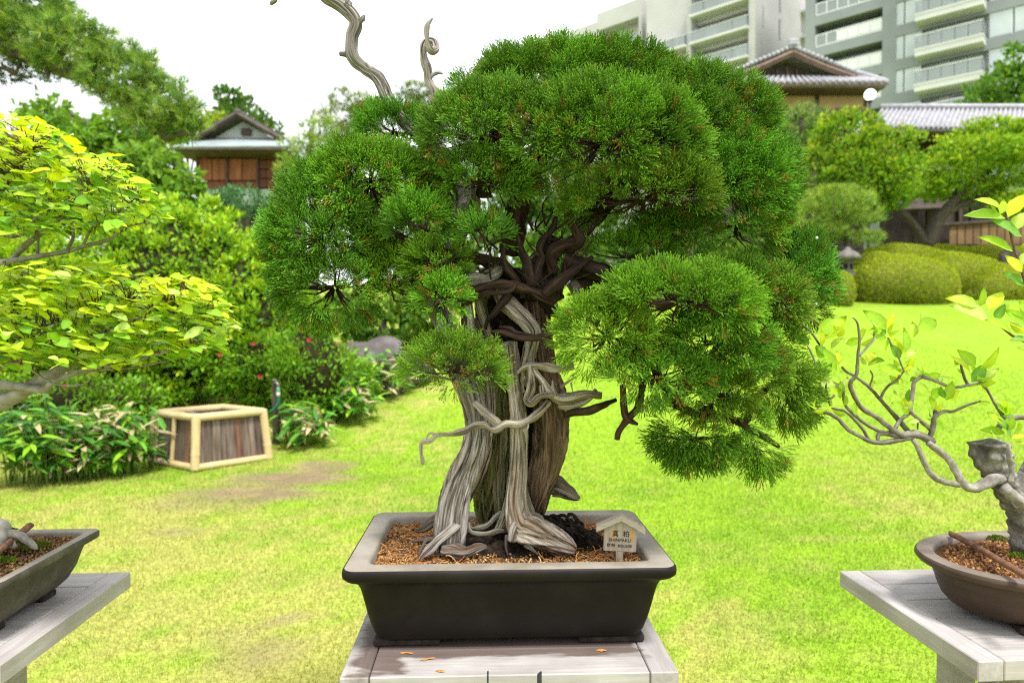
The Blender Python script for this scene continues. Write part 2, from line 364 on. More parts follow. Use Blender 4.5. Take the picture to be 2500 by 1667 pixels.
def table(origin, rot, width, depth, n_planks, label, wet, thick=.05):
    """origin: middle of the front edge on the floor; local x along the front, y away"""
    ox, oy = origin; c, s = math.cos(rot), math.sin(rot)
    t = empty('display_table', (ox, oy, ground_z(ox, oy)), label, 'table', 'weathered wooden display tables'); w = .065
    def at(lx, ly, z): return (ox + c * lx - s * ly, oy + s * lx + c * ly, z)
    def bd(name, lx, ly, sx, sy, m, sz=thick, z=None, tint=None):
        k = rng.uniform(.9, 1.06) if tint is None else tint
        mb = MB(); mb.box(at(lx, ly, TABLE_Z - sz / 2 if z is None else z), (sx, sy, sz), rot, col=(k, k * rng.uniform(.985, 1.01), k * rng.uniform(.97, 1.01)), bev=.0025, uvw=(lx + (0 if wet else 9), ly + (0 if wet else 5 + lx), 0))
        return mb.build(name, m, t)
    for sx in (-1, 1): bd('end_board', sx * (width / 2 - w / 2), depth / 2, w, depth, M_board_y)
    pw = depth / n_planks
    for k in range(n_planks): bd('plank', 0, (k + .5) * pw, width - 2 * w - .004, pw - .0025, M_board_x)
    for sx in (-1, 1):
        for yy, ins in ((.17, .26), (depth - .09, .33)): bd('leg', sx * (width / 2 - ins), yy, .075, .075, M_board_y, sz=TABLE_Z - thick - .004, z=(TABLE_Z - thick - .004) / 2, tint=.8)
    for yy in (.15, depth - .09): bd('apron', 0, yy, width - .70, .03, M_board_x, sz=.07, z=TABLE_Z - thick - .037, tint=.85)
    return t
ROT_C = R(2.2)
table((-.003, 1.533), ROT_C, .772, .63, 5, 'weathered grey table under the tall juniper bonsai', True)
table((1.50, 1.622), R(3.8), .80, .60, 5, 'weathered grey table under the oval brown pot', False)
table((-1.585, 1.555), R(3.2), .78, .61, 5, 'weathered grey table under the shallow pot with the beech', False)
# ================================================================ pots
def rrect(w, d, r, z, cx, cy, rot, n=7):
    pts = []
    for (sx, sy, a0) in ((1, 1, 0), (-1, 1, 90), (-1, -1, 180), (1, -1, 270)):
        for k in range(n):
            a = R(a0 + 90 * k / (n - 1)); pts.append((sx * (w / 2 - r) + r * math.cos(a), sy * (d / 2 - r) + r * math.sin(a)))
    c, s = math.cos(rot), math.sin(rot)
    return [(cx + c * x - s * y, cy + s * x + c * y, z) for x, y in pts]
def oval(a, b, z, cx, cy, rot, n=72, p=2.25):
    out = []; c, s = math.cos(rot), math.sin(rot)
    for k in range(n):
        t = 2 * math.pi * k / n; ct, st = math.cos(t), math.sin(t)
        x = a * math.copysign(abs(ct) ** (2 / p), ct); y = b * math.copysign(abs(st) ** (2 / p), st)
        out.append((cx + c * x - s * y, cy + s * x + c * y, z))
    return out
M_pot = mat_noise('dark_stoneware', (.0070, .0054, .0050), (.0112, .0084, .0077), scale=6, rough=.5, bump=.12, bscale=90, c3=(.018, .0155, .015), spec=.13, bdist=.002)
M_rim = mat_noise('worn_rim', (.16, .138, .108), (.25, .22, .18), scale=9, rough=.6, bump=.15, bscale=120, c3=(.31, .285, .26), bdist=.002)
M_pot2 = mat_noise('grey_stoneware', (.045, .038, .030), (.075, .065, .054), scale=11, rough=.6, bump=.15, c3=(.16, .145, .11), spec=.2, bscale=80, bdist=.002)
M_pot3 = mat_noise('brown_stoneware', (.042, .026, .019), (.058, .037, .028), scale=7, rough=.42, bump=.1, c3=(.078, .053, .041), spec=.2, bscale=60, bdist=.002)
M_rim3 = mat_noise('brown_rim', (.13, .10, .08), (.18, .145, .12), scale=8, rough=.5, bump=.1, c3=(.25, .215, .185), bscale=60, bdist=.002)
M_foot = mat_noise('pot_foot', (.012, .009, .008), (.028, .021, .018), scale=30, rough=.7, bump=.2, c3=(.06, .05, .045), spec=.15, bdist=.002)
M_soil = mat_noise('potting_soil', (.03, .02, .012), (.10, .055, .025), scale=130, rough=.95, bump=1.0, bscale=200, c3=(.24, .13, .05), bdist=.006, spec=.05)
M_grain = mat_leaf('soil_grain', trans=0, rough=.9, spec=.1)
M_needle = mat_leaf('dry_needle', trans=.1, rough=.7, spec=.2, tcol=(1, .8, .6))
octa = (np.array([(1, 0, 0), (-1, 0, 0), (0, 1, 0), (0, -1, 0), (0, 0, .8), (0, 0, -.8)], float), np.array([(4, 0, 2), (4, 2, 1), (4, 1, 3), (4, 3, 0), (5, 2, 0), (5, 1, 2), (5, 3, 1), (5, 0, 3)]), np.ones((6, 3)))
def grains(name, pts, size, cols, parent):
    n = len(pts); t = np.array(cols)[rng.integers(0, len(cols), n)] * rng.uniform(.6, 1.3, (n, 1))
    jit = (octa[0] * rng.uniform(.8, 1.2, octa[0].shape), octa[1], octa[2]); jit2 = (octa[0] * rng.uniform(.7, 1.2, octa[0].shape), octa[1], octa[2])
    V, F, C = scatter([jit, jit2], pts, basis(rdir(n)), rng.uniform(size * .6, size * 1.4, n), t)
    return link(name, mesh_np(name, V, F, None, C), M_grain, parent, kind='stuff')
def strip_proto(bend, n=4, w=.03):
    V, F = [], []
    for i in range(n + 1):
        t = i / n; x = bend * math.sin(t * 2.6); V += [(x - w, 0, t), (x + w, w, t)]
    for i in range(n): a = 2 * i; F += [(a, a + 1, a + 3), (a, a + 3, a + 2)]
    return np.array(V), np.array(F), np.ones((len(V), 3))
def dry_needles(name, pts, length, cols, parent, flat=.25):
    n = len(pts); d = rdir(n); d[:, 2] *= flat; pts = pts + np.array([0, 0, 1]) * rng.uniform(.001, .007, (n, 1))
    V, F, C = scatter([strip_proto(b) for b in (-.3, -.12, .1, .28)], pts, basis(d), rng.uniform(.5, 1.2, n) * length, np.array(cols)[rng.integers(0, len(cols), n)] * rng.uniform(.7, 1.2, (n, 1)))
    return link(name, mesh_np(name, V, F, None, C), M_needle, parent, kind='stuff')
# ---- the central rectangular pot
PC = (-.012, 1.846); RIM_Z = .98; PW, PD = .80, .52
pot = empty('rectangular_pot', (PC[0], PC[1], TABLE_Z), 'deep dark brown rectangular bonsai pot with rolled rim under the juniper', 'pot')
mb = MB(); prof = [(.006, RIM_Z - .0005), (.0012, RIM_Z - .004), (0, RIM_Z - .012), (.001, RIM_Z - .022), (.008, RIM_Z - .030), (.020, RIM_Z - .036), (.031, RIM_Z - .045), (.038, RIM_Z - .060), (.044, RIM_Z - .085), (.050, RIM_Z - .115), (.057, RIM_Z - .145), (.066, RIM_Z - .175), (.074, RIM_Z - .191), (.086, RIM_Z - .200), (.12, RIM_Z - .202)]
mb.loft([rrect(PW - 2 * i, PD - 2 * i, max(.034 - i * .12, .018), z, *PC, ROT_C) for i, z in prof[::-1]], cap0=True)
mb.build('body', M_pot, pot, smooth=True)
mb = MB(); mb.loft([rrect(PW - 2 * i, PD - 2 * i, r, z, *PC, ROT_C) for i, r, z in ((.006, .030, RIM_Z - .0005), (.010, .028, RIM_Z + .0012), (.050, .026, RIM_Z), (.056, .026, RIM_Z - .002), (.059, .025, RIM_Z - .008), (.061, .025, RIM_Z - .05))])
mb.build('rim', M_rim, pot, smooth=True)
def local(cx, cy, rot, lx, ly): c, s = math.cos(rot), math.sin(rot); return cx + c * lx - s * ly, cy + s * lx + c * ly
for sx in (-1, 1):
    for sy in (-1, 1):
        x, y = local(*PC, ROT_C, sx * .255, sy * .135); mb = MB(); mb.box((x, y, TABLE_Z + .0105), (.165, .065, .021), ROT_C, bev=.005); mb.build('foot', M_foot, pot)
def soil_sheet(name, w, d, r, z, cx, cy, rot, parent, hump, ovalp=False, nr=14):
    rings = []
    for k in range(nr, 0, -1):
        f = k / nr; ring = oval(w * f, d * f, z, cx, cy, rot) if ovalp else rrect(w * f, d * f, r * f, z, cx, cy, rot)
        rings.append([(x, y, zz + hump(x, y)) for x, y, zz in ring])
    mb = MB(); mb.loft(rings, cap1=True); return mb.build(name, M_soil, parent, smooth=True)
TX, TY = P(1215, 1290, 1.86)[0], 1.88
SOIL_Z = .957
def hump_c(x, y): return .030 * math.exp(-(((x - TX - .03) / .17) ** 2 + ((y - TY) / .10) ** 2)) + .004 * math.sin(x * 60) * math.sin(y * 70) - .004
soil = soil_sheet('soil', PW - .118, PD - .118, .026, SOIL_Z, *PC, ROT_C, pot, hump_c)
def rect_pts(n, w, d, cx, cy, rot, z, hump, keep=None):
    lx = rng.uniform(-w / 2, w / 2, n); ly = rng.uniform(-d / 2, d / 2, n); c, s = math.cos(rot), math.sin(rot)
    x = cx + c * lx - s * ly; y = cy + s * lx + c * ly; p = np.stack([x, y, z + np.array([hump(a, b) for a, b in zip(x, y)])], 1)
    return p[keep(x, y)] if keep is not None else p
bare = lambda x, y: rng.random(len(x)) < np.clip((((x - TX - .06) / .25) ** 2 + ((y - TY + .02) / .125) ** 2) * 1.1 - .45, .04, 1)
grains('soil_grains', rect_pts(7000, PW - .125, PD - .125, *PC, ROT_C, SOIL_Z + .001, hump_c, bare), .0036, [(.30, .16, .06), (.42, .24, .09), (.20, .10, .04), (.10, .06, .03), (.5, .33, .16)], pot)
dry_needles('fallen_needles', rect_pts(4200, PW - .13, PD - .13, *PC, ROT_C, SOIL_Z + .002, hump_c, lambda x, y: bare(x, y) & (fbm(x * 14, y * 14, 3) > .40)), .027, [(.58, .25, .06), (.46, .18, .045), (.66, .38, .15), (.30, .13, .05), (.5, .3, .14)], pot)
# ---- left shallow pot
LC = (-1.60, 1.845); LR = R(3.2); LZ = .928; LW, LD = .70, .47
pot_l = empty('rectangular_pot', (LC[0], LC[1], TABLE_Z), 'shallow grey brown rectangular pot with flared lip under the beech', 'pot')
mb = MB(); prof = [(.004, LZ), (0, LZ - .004), (0, LZ - .018), (.004, LZ - .022), (.026, LZ - .026), (.034, LZ - .05), (.045, LZ - .09), (.062, LZ - .125), (.085, LZ - .148), (.12, LZ - .15)]
mb.loft([rrect(LW - 2 * i, LD - 2 * i, max(.03 - i * .1, .02), z, *LC, LR) for i, z in prof[::-1]], cap0=True); mb.build('body', M_pot2, pot_l, smooth=True)
mb = MB(); mb.loft([rrect(LW - 2 * i, LD - 2 * i, .025, z, *LC, LR) for i, z in ((.004, LZ), (.008, LZ + .001), (.03, LZ - .001), (.034, LZ - .006), (.036, LZ - .05))]); mb.build('rim', M_rim, pot_l, smooth=True)
for sx in (-1, 1):
    for sy in (-1, 1):
        x, y = local(*LC, LR, sx * .2, sy * .11); mb = MB(); mb.box((x, y, TABLE_Z + .0095), (.13, .06, .019), LR, bev=.004); mb.build('foot', M_foot, pot_l)
hump_l = lambda x, y: .02 * math.exp(-(((x + 1.50) / .16) ** 2 + ((y - 1.87) / .14) ** 2)) + .003 * math.sin(x * 50) * math.sin(y * 60)
soil_sheet('soil', LW - .07, LD - .07, .025, LZ - .016, *LC, LR, pot_l, hump_l)
grains('soil_grains', rect_pts(3600, LW - .08, LD - .08, *LC, LR, LZ - .014, hump_l), .0042, [(.14, .08, .04), (.22, .13, .05), (.09, .055, .03), (.3, .19, .07)], pot_l)
M_moss = mat_leaf('moss', trans=.1, rough=.8, spec=.1)
def moss(cx, cy, r, z, n, parent):
    a = rng.random(n) * 6.28; q = np.sqrt(rng.random(n)) * r; p = np.stack([cx + np.cos(a) * q, cy + np.sin(a) * q * .7, z + .008 * (1 - (q / r) ** 2)], 1); d = rdir(n); d[:, 2] = np.abs(d[:, 2]) + .8
    V, F, C = scatter([diamond(.35)], p, basis(d), rng.uniform(.004, .009, n), np.array([.11, .17, .015]) * rng.uniform(.5, 1.4, (n, 1)))
    return link('moss', mesh_np('moss', V, F, None, C), M_moss, parent, kind='stuff')
for (px, py, r) in ((95, 1335, .035), (45, 1328, .025), (10, 1375, .03), (75, 1345, .03), (22, 1296, .025)):
    q = PZ(px, py, LZ - .008); moss(q[0], q[1], r, LZ - .012 + hump_l(q[0], q[1]), 700, pot_l)
# ---- right oval pot
OC = (1.505, 1.872); OR_ = R(3.8); OZ = .916; OA, OB = .365, .245
pot_o = empty('oval_pot', (OC[0], OC[1], TABLE_Z), 'oval brown bonsai pot with flared rim under the apple tree', 'pot')
mb = MB(); prof = [(.006, OZ - .0008), (.001, OZ - .006), (0, OZ - .013), (.006, OZ - .022), (.022, OZ - .030), (.040, OZ - .034), (.041, OZ - .045), (.046, OZ - .060), (.0475, OZ - .062), (.052, OZ - .08), (.064, OZ - .110), (.082, OZ - .130), (.098, OZ - .136), (.13, OZ - .138)]
mb.loft([oval(OA - i, OB - i, z, *OC, OR_) for i, z in prof[::-1]], cap0=True); mb.build('body', M_pot3, pot_o, smooth=True)
mb = MB(); mb.loft([oval(OA - i, OB - i, z, *OC, OR_) for i, z in ((.006, OZ - .0008), (.012, OZ + .001), (.040, OZ + .001), (.046, OZ - .003), (.049, OZ - .012), (.050, OZ - .05))]); mb.build('rim', M_rim3, pot_o, smooth=True)
for lx, ly in ((-.16, -.12), (.16, -.12), (-.16, .12), (.16, .12)):
    x, y = local(*OC, OR_, lx, ly); mb = MB(); mb.box((x, y, TABLE_Z + .010), (.10, .05, .020), OR_ + (R(-16) if lx * ly > 0 else R(16)), bev=.005); mb.build('foot', M_foot, pot_o)
hump_o = lambda x, y: .022 * math.exp(-(((x - 1.42) / .16) ** 2 + ((y - 1.88) / .12) ** 2)) + .002 * math.sin(x * 70)
soil_sheet('soil', OA - .049, OB - .049, 0, OZ - .018, *OC, OR_, pot_o, hump_o, ovalp=True)
n = 4600; a = rng.random(n) * 6.283; q = np.sqrt(rng.random(n)); lx = np.cos(a) * q * (OA - .055); ly = np.sin(a) * q * (OB - .055); x = OC[0] + lx; y = OC[1] + ly + lx * .066
grains('soil_grains', np.stack([x, y, OZ - .016 + np.array([hump_o(i, j) for i, j in zip(x, y)])], 1), .0043, [(.22, .10, .04), (.30, .14, .05), (.14, .06, .03), (.36, .2, .07), (.08, .045, .03)], pot_o)
for (px, py, r) in ((2435, 1315, .03), (2475, 1308, .028), (2490, 1372, .03)):
    q = PZ(px, py, OZ - .008); moss(q[0], q[1], r, OZ - .014 + hump_o(q[0], q[1]), 500, pot_o)
# ---- rusty tie rods lying on the pots
M_rust = mat_noise('rusty_iron', (.075, .035, .022), (.16, .075, .045), scale=40, rough=.85, bump=.6, bscale=150, c3=(.24, .12, .07), bdist=.004)
mb = MB(); a = PZ(2322, 1302, OZ + .012); b = PZ(2540, 1428, OZ + .03); mb.tube([a, a * .6 + b * .4 + np.array([0, 0, .004]), b], [.0085, .0085, .0085], n=9, seg=14, shape=lambda t, l, s: 1 + .12 * np.sin(3 * t + l * 160)); tag(mb.build('tie_rod', M_rust, smooth=True), 'brown rusty rod lying across the oval pot', 'rod')
mb = MB(); a = PZ(74, 1282, LZ + .03); b = PZ(-60, 1390, LZ + .05); mb.tube([a, (a + b) / 2, b], [.0095, .009, .009], n=9, seg=12, shape=lambda t, l, s: 1 + .12 * np.sin(3 * t + l * 160)); tag(mb.build('tie_rod', M_rust, smooth=True), 'brown rusty rod leaning over the shallow pot of the beech', 'rod')
# ---- name plaque in the central pot
M_plaque = mat_noise('plaque_wood', (.20, .16, .115), (.29, .245, .185), scale=1, rough=.75, bump=.3, bscale=2, c3=(.36, .31, .24), stretch=(150, 150, 12), bdist=.001)
M_plaque_r = mat_noise('plaque_roof_wood', (.25, .21, .165), (.34, .295, .24), scale=1, rough=.75, bump=.3, bscale=2, stretch=(14, 60, 150), c3=(.40, .355, .30), bdist=.001)
M_ink = mat_plain('black_ink', (.018, .015, .014), .6)
M_fade = mat_noise('faded_orange_mark', (.36, .21, .075), (.44, .27, .10), scale=1, rough=.75, bump=0, stretch=(220, 60, 10))
PY_ = 1.70; p0 = P(1513, 1345, PY_)
plaque = empty('name_plaque', (p0[0], PY_, SOIL_Z), 'small wooden house-shaped name plaque with black writing', 'plaque')
def pq(lx, lz, ly=0.0):      # plaque plane: faces the camera, leaning a touch to its left
    c, s = math.cos(R(-2.0)), math.sin(R(-2.0)); return np.array([p0[0] + c * lx - s * lz, PY_ + ly + lx * -.05, p0[2] + s * lx + c * lz])
ex = pq(1, 0) - pq(0, 0); ez = pq(0, 1) - pq(0, 0); ey = np.cross(ez, ex)
hw, hh, ga = .0405, .0575, .078
mb = MB(); mb.prism([(-hw, 0), (hw, 0), (hw, hh), (0, ga), (-hw, hh)], .012, pq(0, 0), ex, ez, -ey * -1, col=(1, 1, 1)); mb.build('board', M_plaque, plaque)
for sx in (-1, 1):
    sl = (ga - hh) / hw; x1 = hw + .020; poly = [(0, ga), (sx * x1, ga - sl * x1), (sx * x1, ga - sl * x1 + .0135), (0, ga + .0135)]
    if sx < 0: poly = poly[::-1]
    mb = MB(); mb.prism(poly, .026, pq(0, 0) - ey * .007, ex, ez, ey); mb.build('roof_board', M_plaque_r, plaque)
mb = MB(); mb.box(pq(.0005, -.018, .006), (.0175, .010, .060), R(-2), bev=.001); mb.build('stake', M_plaque, plaque)
def text_mesh(body, size, align='CENTER', depth=0.0):
    cu = bpy.data.curves.new('t', 'FONT'); cu.body = body; cu.size = size; cu.align_x = align; cu.extrude = depth; cu.offset = size * .012
    o = bpy.data.objects.new('t', cu); COL.objects.link(o); dg = bpy.context.evaluated_depsgraph_get(); dg.update()
    me = bpy.data.meshes.new_from_object(o.evaluated_get(dg)); bpy.data.objects.remove(o); bpy.data.curves.remove(cu); return me
def lettering(body, lx, lz, width, height):
    me = text_mesh(body, .02); v = np.array([x.co for x in me.vertices]); 
    if not len(v): return
    lo, hi = v.min(0), v.max(0); v = (v - lo) / np.maximum(hi - lo, 1e-6)
    for q, x in zip(v, me.vertices): x.co = pq(lx + (q[0] - .5) * width, lz + q[1] * height) - ey * .0007
    me.name = 'lettering'; me.materials.clear(); link('lettering', me, M_ink, plaque)
for (lx, lz, w, h) in ((-.016, .031, .011, .024), (.029, .026, .010, .028)):
    mb = MB(); mb.add([pq(lx - w / 2, lz) - ey * .0003, pq(lx + w / 2, lz) - ey * .0003, pq(lx + w / 2, lz + h) - ey * .0003, pq(lx - w / 2, lz + h) - ey * .0003], None, [[0, 1, 2, 3]]); mb.build('faded_mark', M_fade, plaque)
lettering('真', -.0125, .0365, .0150, .0165); lettering('柏', .0140, .0365, .0150, .0165)
lettering('SHINPAKU', -.0005, .0240, .055, .0085); lettering('樹齢', -.022, .0105, .0215, .0090); lettering('約530年', .0125, .0095, .0355, .0090)
# ---- sign stand whose prongs show at the table's front edge, sprigs on the table
M_blackmetal = mat_plain('black_metal', (.014, .017, .024), .35, .5)
q1 = P(1191, 1641, 1.495); q2 = P(1317, 1641, 1.495); stand = empty('sign_stand', ((q1[0] + q2[0]) / 2, 1.47, 0), 'slim black metal stand with two prongs before the table', 'stand')
for q, rz in ((q1, R(90)), (q2, R(58))):
    mb = MB(); mb.box((q[0], 1.495, q[2] / 2 + .01), (.016, .0035, q[2] - .02), rz, bev=.0006); mb.build('prong', M_blackmetal, stand)
mb = MB(); mb.box(((q1[0] + q2[0]) / 2, 1.495, .011), (.22, .16, .018), 0, bev=.003); mb.build('base', M_blackmetal, stand)
M_sprig = mat_leaf('dry_sprig', trans=.1, rough=.7, tcol=(1, .8, .6))
for i, (px, py, l, ang) in enumerate(((994, 1594, .030, -8), (1046, 1608, .036, 14), (1076, 1639, .020, -4), (1469, 1588, .024, 14))):
    q = PZ(px, py, TABLE_Z + .002); mb = MB(); 
    for k in range(4):
        a = R(ang + rng.normal() * 12); d = np.array([math.cos(a), math.sin(a), .05]); s0 = q + np.array([rng.normal() * .003, rng.normal() * .002, .0006]); mb.tube([s0 - d * l * .5, s0 + np.array([0, .001, .001]), s0 + d * l * .5 * rng.uniform(.6, 1)], [.0007, .0011, .0006], n=4, col=np.array([.55, .24, .06]) * rng.uniform(.7, 1.2))
    tag(mb.build('fallen_sprig', M_sprig), ['dry orange sprig near the pot foot on the pale plank', 'loose bunch of dry orange needles beside the damp stain', 'smallest dry orange sprig beside the sign stand', 'dry orange sprig at the foot below the name plaque'][i], 'sprig', 'dry sprigs fallen on the table')
# ================================================================ the juniper bonsai
def mat_deadwood(name, lo, hi):
    m, nt, b = new_mat(name); L = nt.links.new
    at = N_(nt, 'ShaderNodeAttribute', attribute_name='uvw'); mp = nt.nodes.new('ShaderNodeMapping'); L(at.outputs['Vector'], mp.inputs[0]); mp.inputs['Scale'].default_value = (130, 130, 6)
    nz = N_(nt, 'ShaderNodeTexNoise', Scale=1.0, Detail=7.0, Roughness=.6, Distortion=.9); L(mp.outputs[0], nz.inputs['Vector'])
    mp2 = nt.nodes.new('ShaderNodeMapping'); L(at.outputs['Vector'], mp2.inputs[0]); mp2.inputs['Scale'].default_value = (30, 30, 3)
    n2 = N_(nt, 'ShaderNodeTexNoise', Scale=1.0, Detail=5.0, Distortion=.5); L(mp2.outputs[0], n2.inputs['Vector'])
    silver = ramp(nt, nz.outputs['Fac'], [(.34, (.022, .017, .012)), (.45, (.15, .13, .108)), (.55, (.29, .268, .24)), (.72, (.43, .415, .395))])
    brown = ramp(nt, nz.outputs['Fac'], [(.36, (.016, .010, .007)), (.48, (.10, .066, .042)), (.66, (.24, .175, .12))])
    fac = ramp(nt, n2.outputs['Fac'], [(lo, (0, 0, 0)), (hi, (1, 1, 1))])
    mx = N_(nt, 'ShaderNodeMixRGB'); L(fac.outputs[0], mx.inputs[0]); L(silver.outputs[0], mx.inputs[1]); L(brown.outputs[0], mx.inputs[2])
    co = N_(nt, 'ShaderNodeAttribute', attribute_name='Col'); ml = N_(nt, 'ShaderNodeMixRGB', blend_type='MULTIPLY', Fac=1.0); L(mx.outputs[0], ml.inputs[1]); L(co.outputs['Color'], ml.inputs[2])
    L(ml.outputs[0], b.inputs['Base Color']); b.inputs['Roughness'].default_value = .8; b.inputs['Specular IOR Level'].default_value = .15
    bp = N_(nt, 'ShaderNodeBump', Strength=1.0, Distance=.008); L(nz.outputs['Fac'], bp.inputs['Height']); L(bp.outputs[0], b.inputs['Normal'])
    return m
M_dead = mat_deadwood('deadwood', .53, .66); M_silver = mat_deadwood('silver_deadwood', .64, .80)
M_bark = mat_noise('shaggy_bark', (.012, .007, .005), (.05, .03, .021), scale=1, rough=.85, bump=.8, bscale=1, coord='uvw', stretch=(110, 110, 14), c3=(.13, .088, .066), use_col=True, bdist=.004)
M_peat = mat_noise('black_root_soil', (.006, .005, .004), (.02, .015, .011), scale=60, rough=.95, bump=1.0, bscale=110, c3=(.055, .045, .036), bdist=.01, spec=.05)
jun = empty('juniper_bonsai', (TX, TY, SOIL_Z - .01), 'old juniper bonsai with twisted silver trunk and dense green foliage pads', 'bonsai tree')
def Z7(u, v): return 950 + .3508 * u, 850 + .3508 * v          # close-up of the trunk
def Z6(u, v): return 1000 + .2126 * u, 600 + .2126 * v         # close-up of the upper branches
def Z5(u, v): return 650 + .4464 * u, 300 + .4464 * v
def flute(k1, amp, twist=6.0):
    def f(th, l, seed):
        a = th + twist * .12 * np.sin(l * 7 + seed)
        r = 1 + amp * (np.abs(np.sin(a * k1 / 2 + seed + 1.3 * np.sin(l * 9 + seed))) - .55)
        r = r + amp * .45 * np.sin(a * (2 * k1 + 1) + seed * 2 + 2.2 * np.sin(l * 11)) * (.6 + .4 * np.sin(l * 23 + a))
        return r + .22 * amp * np.sin(a * (5 * k1 + 2) + 3 * np.sin(l * 15 + seed) + seed)
    return f
def gnarl(k1, amp):
    f0 = flute(k1, amp)
    return lambda th, l, seed: f0(th, l, seed) * (1 + .16 * np.sin(l * 52 + seed * 3) * np.sin(l * 31 + seed) + .10 * np.sin(l * 120 + 2 * th + seed))
def wood(mb, zf, pts, n=16, seg=None, col=(1, 1, 1), amp=.18, k=5, seed=None, squash=1.0, Y=None):
    """pts: (u, v, Y, radius in close-up units)"""
    s = {'7': .3508, '6': .2126, '5': .4464, 'p': 1.0}[zf]; fn = {'7': Z7, '6': Z6, '5': Z5, 'p': lambda a, b: (a, b)}[zf]
    Q = []; rr = []
    for (u, v, y, r) in pts: x, y_ = fn(u, v); Q.append(P(x, y_, y)); rr.append(r * s * y / F_PX)
    sd = rng.uniform(0, 6) if seed is None else seed
    mb.tube(Q, rr, n=n, seg=seg or max(10, len(pts) * 6), col=col, shape=(gnarl if n < 22 else flute)(k, amp), seed=sd, squash=squash, up=(0, -1, .01))
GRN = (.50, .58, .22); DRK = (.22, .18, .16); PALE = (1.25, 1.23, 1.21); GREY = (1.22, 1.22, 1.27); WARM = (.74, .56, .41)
tr = MB()
# left leg, sweeping up into the deadwood column
wood(tr, '7', [(415, 1420, 1.775, 84), (420, 1300, 1.775, 100), (435, 1160, 1.78, 105), (465, 1020, 1.785, 96), (512, 880, 1.795, 88), (572, 720, 1.80, 76), (606, 560, 1.81, 70), (592, 400, 1.82, 72), (545, 250, 1.825, 78), (470, 80, 1.83, 74), (410, -90, 1.84, 66), (330, -310, 1.86, 60), (340, -560, 1.88, 62)], n=72, seg=130, col=GREY, amp=.26, k=5, seed=1.2)
# inner face of the left leg
wood(tr, '7', [(500, 1210, 1.80, 34), (515, 1060, 1.81, 46), (590, 900, 1.83, 54), (650, 740, 1.84, 56), (680, 560, 1.85, 54), (690, 380, 1.86, 52), (660, 100, 1.87, 50), (600, -200, 1.88, 44)], n=48, seg=90, col=(1.12, 1.02, .88), amp=.26, k=5, seed=2.4)
# recessed green back wall
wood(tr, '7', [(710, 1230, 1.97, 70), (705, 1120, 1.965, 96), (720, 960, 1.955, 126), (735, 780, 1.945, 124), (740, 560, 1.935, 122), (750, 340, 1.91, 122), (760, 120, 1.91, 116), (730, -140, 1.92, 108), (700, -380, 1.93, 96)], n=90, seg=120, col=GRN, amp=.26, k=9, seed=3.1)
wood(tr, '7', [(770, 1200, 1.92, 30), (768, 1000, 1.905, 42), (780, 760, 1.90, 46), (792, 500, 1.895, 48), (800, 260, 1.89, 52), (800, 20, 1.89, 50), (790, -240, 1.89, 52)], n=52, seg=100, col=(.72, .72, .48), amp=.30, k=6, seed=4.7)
# central rib with the toe running to the right
wood(tr, '7', [(1290, 1405, 1.732, 30), (1240, 1378, 1.732, 58), (1130, 1328, 1.745, 82), (1020, 1280, 1.76, 96), (935, 1240, 1.775, 100), (890, 1150, 1.785, 72), (880, 1020, 1.795, 58), (895, 860, 1.80, 56), (905, 680, 1.80, 54), (900, 500, 1.80, 52), (880, 330, 1.805, 50), (860, 150, 1.815, 48), (840, -40, 1.83, 46)], n=64, seg=150, col=(1.38, 1.30, 1.20), amp=.30, k=4, seed=5.5)
wood(tr, '7', [(850, 1345, 1.745, 26), (870, 1260, 1.755, 38), (905, 1180, 1.772, 34), (930, 1090, 1.785, 22)], n=28, col=PALE, amp=.25, k=3)
wood(tr, '7', [(740, 1285, 1.80, 16), (790, 1180, 1.81, 24), (830, 1040, 1.815, 24), (850, 860, 1.82, 18)], n=24, col=(.9, .95, .8), amp=.3, k=3)
wood(tr, '7', [(1010, 1230, 1.81, 20), (975, 1120, 1.815, 28), (950, 1000, 1.82, 20), (945, 900, 1.825, 10)], n=24, col=(.85, .88, .74), amp=.3, k=3)
# right mass
wood(tr, '7', [(1030, 1190, 1.90, 30), (1035, 1110, 1.895, 54), (1050, 960, 1.885, 78), (1095, 800, 1.875, 96), (1122, 640, 1.87, 108), (1126, 480, 1.87, 110), (1105, 330, 1.875, 108), (1060, 150, 1.885, 104), (1030, -60, 1.895, 92), (1010, -280, 1.91, 84), (990, -470, 1.93, 74)], n=84, seg=130, col=WARM, amp=.30, k=6, seed=0.4)
wood(tr, '7', [(1020, 1120, 1.845, 18), (1060, 1000, 1.835, 36), (1095, 840, 1.825, 42), (1112, 660, 1.82, 46), (1105, 500, 1.82, 44), (1085, 360, 1.825, 36)], n=40, seg=80, col=(.62, .46, .34), amp=.40, k=5, seed=2.9)
wood(tr, '7', [(1195, 400, 1.86, 40), (1200, 540, 1.855, 38), (1175, 720, 1.86, 32), (1140, 880, 1.87, 22)], n=28, seg=50, col=(1.2, 1.08, .95), amp=.3, k=3)
# solid near-black piece behind the rib: gap shade put into the colour
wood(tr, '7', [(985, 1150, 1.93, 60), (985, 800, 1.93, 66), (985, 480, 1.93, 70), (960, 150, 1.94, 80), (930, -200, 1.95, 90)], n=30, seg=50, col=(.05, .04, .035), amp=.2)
# broken stub on the right
wood(tr, '7', [(1090, 960, 1.93, 50), (1150, 950, 1.935, 62), (1220, 985, 1.935, 52), (1290, 1030, 1.93, 30), (1325, 1045, 1.93, 12)], n=40, seg=44, col=(.95, .88, .78), amp=.34, k=5, seed=1.9)
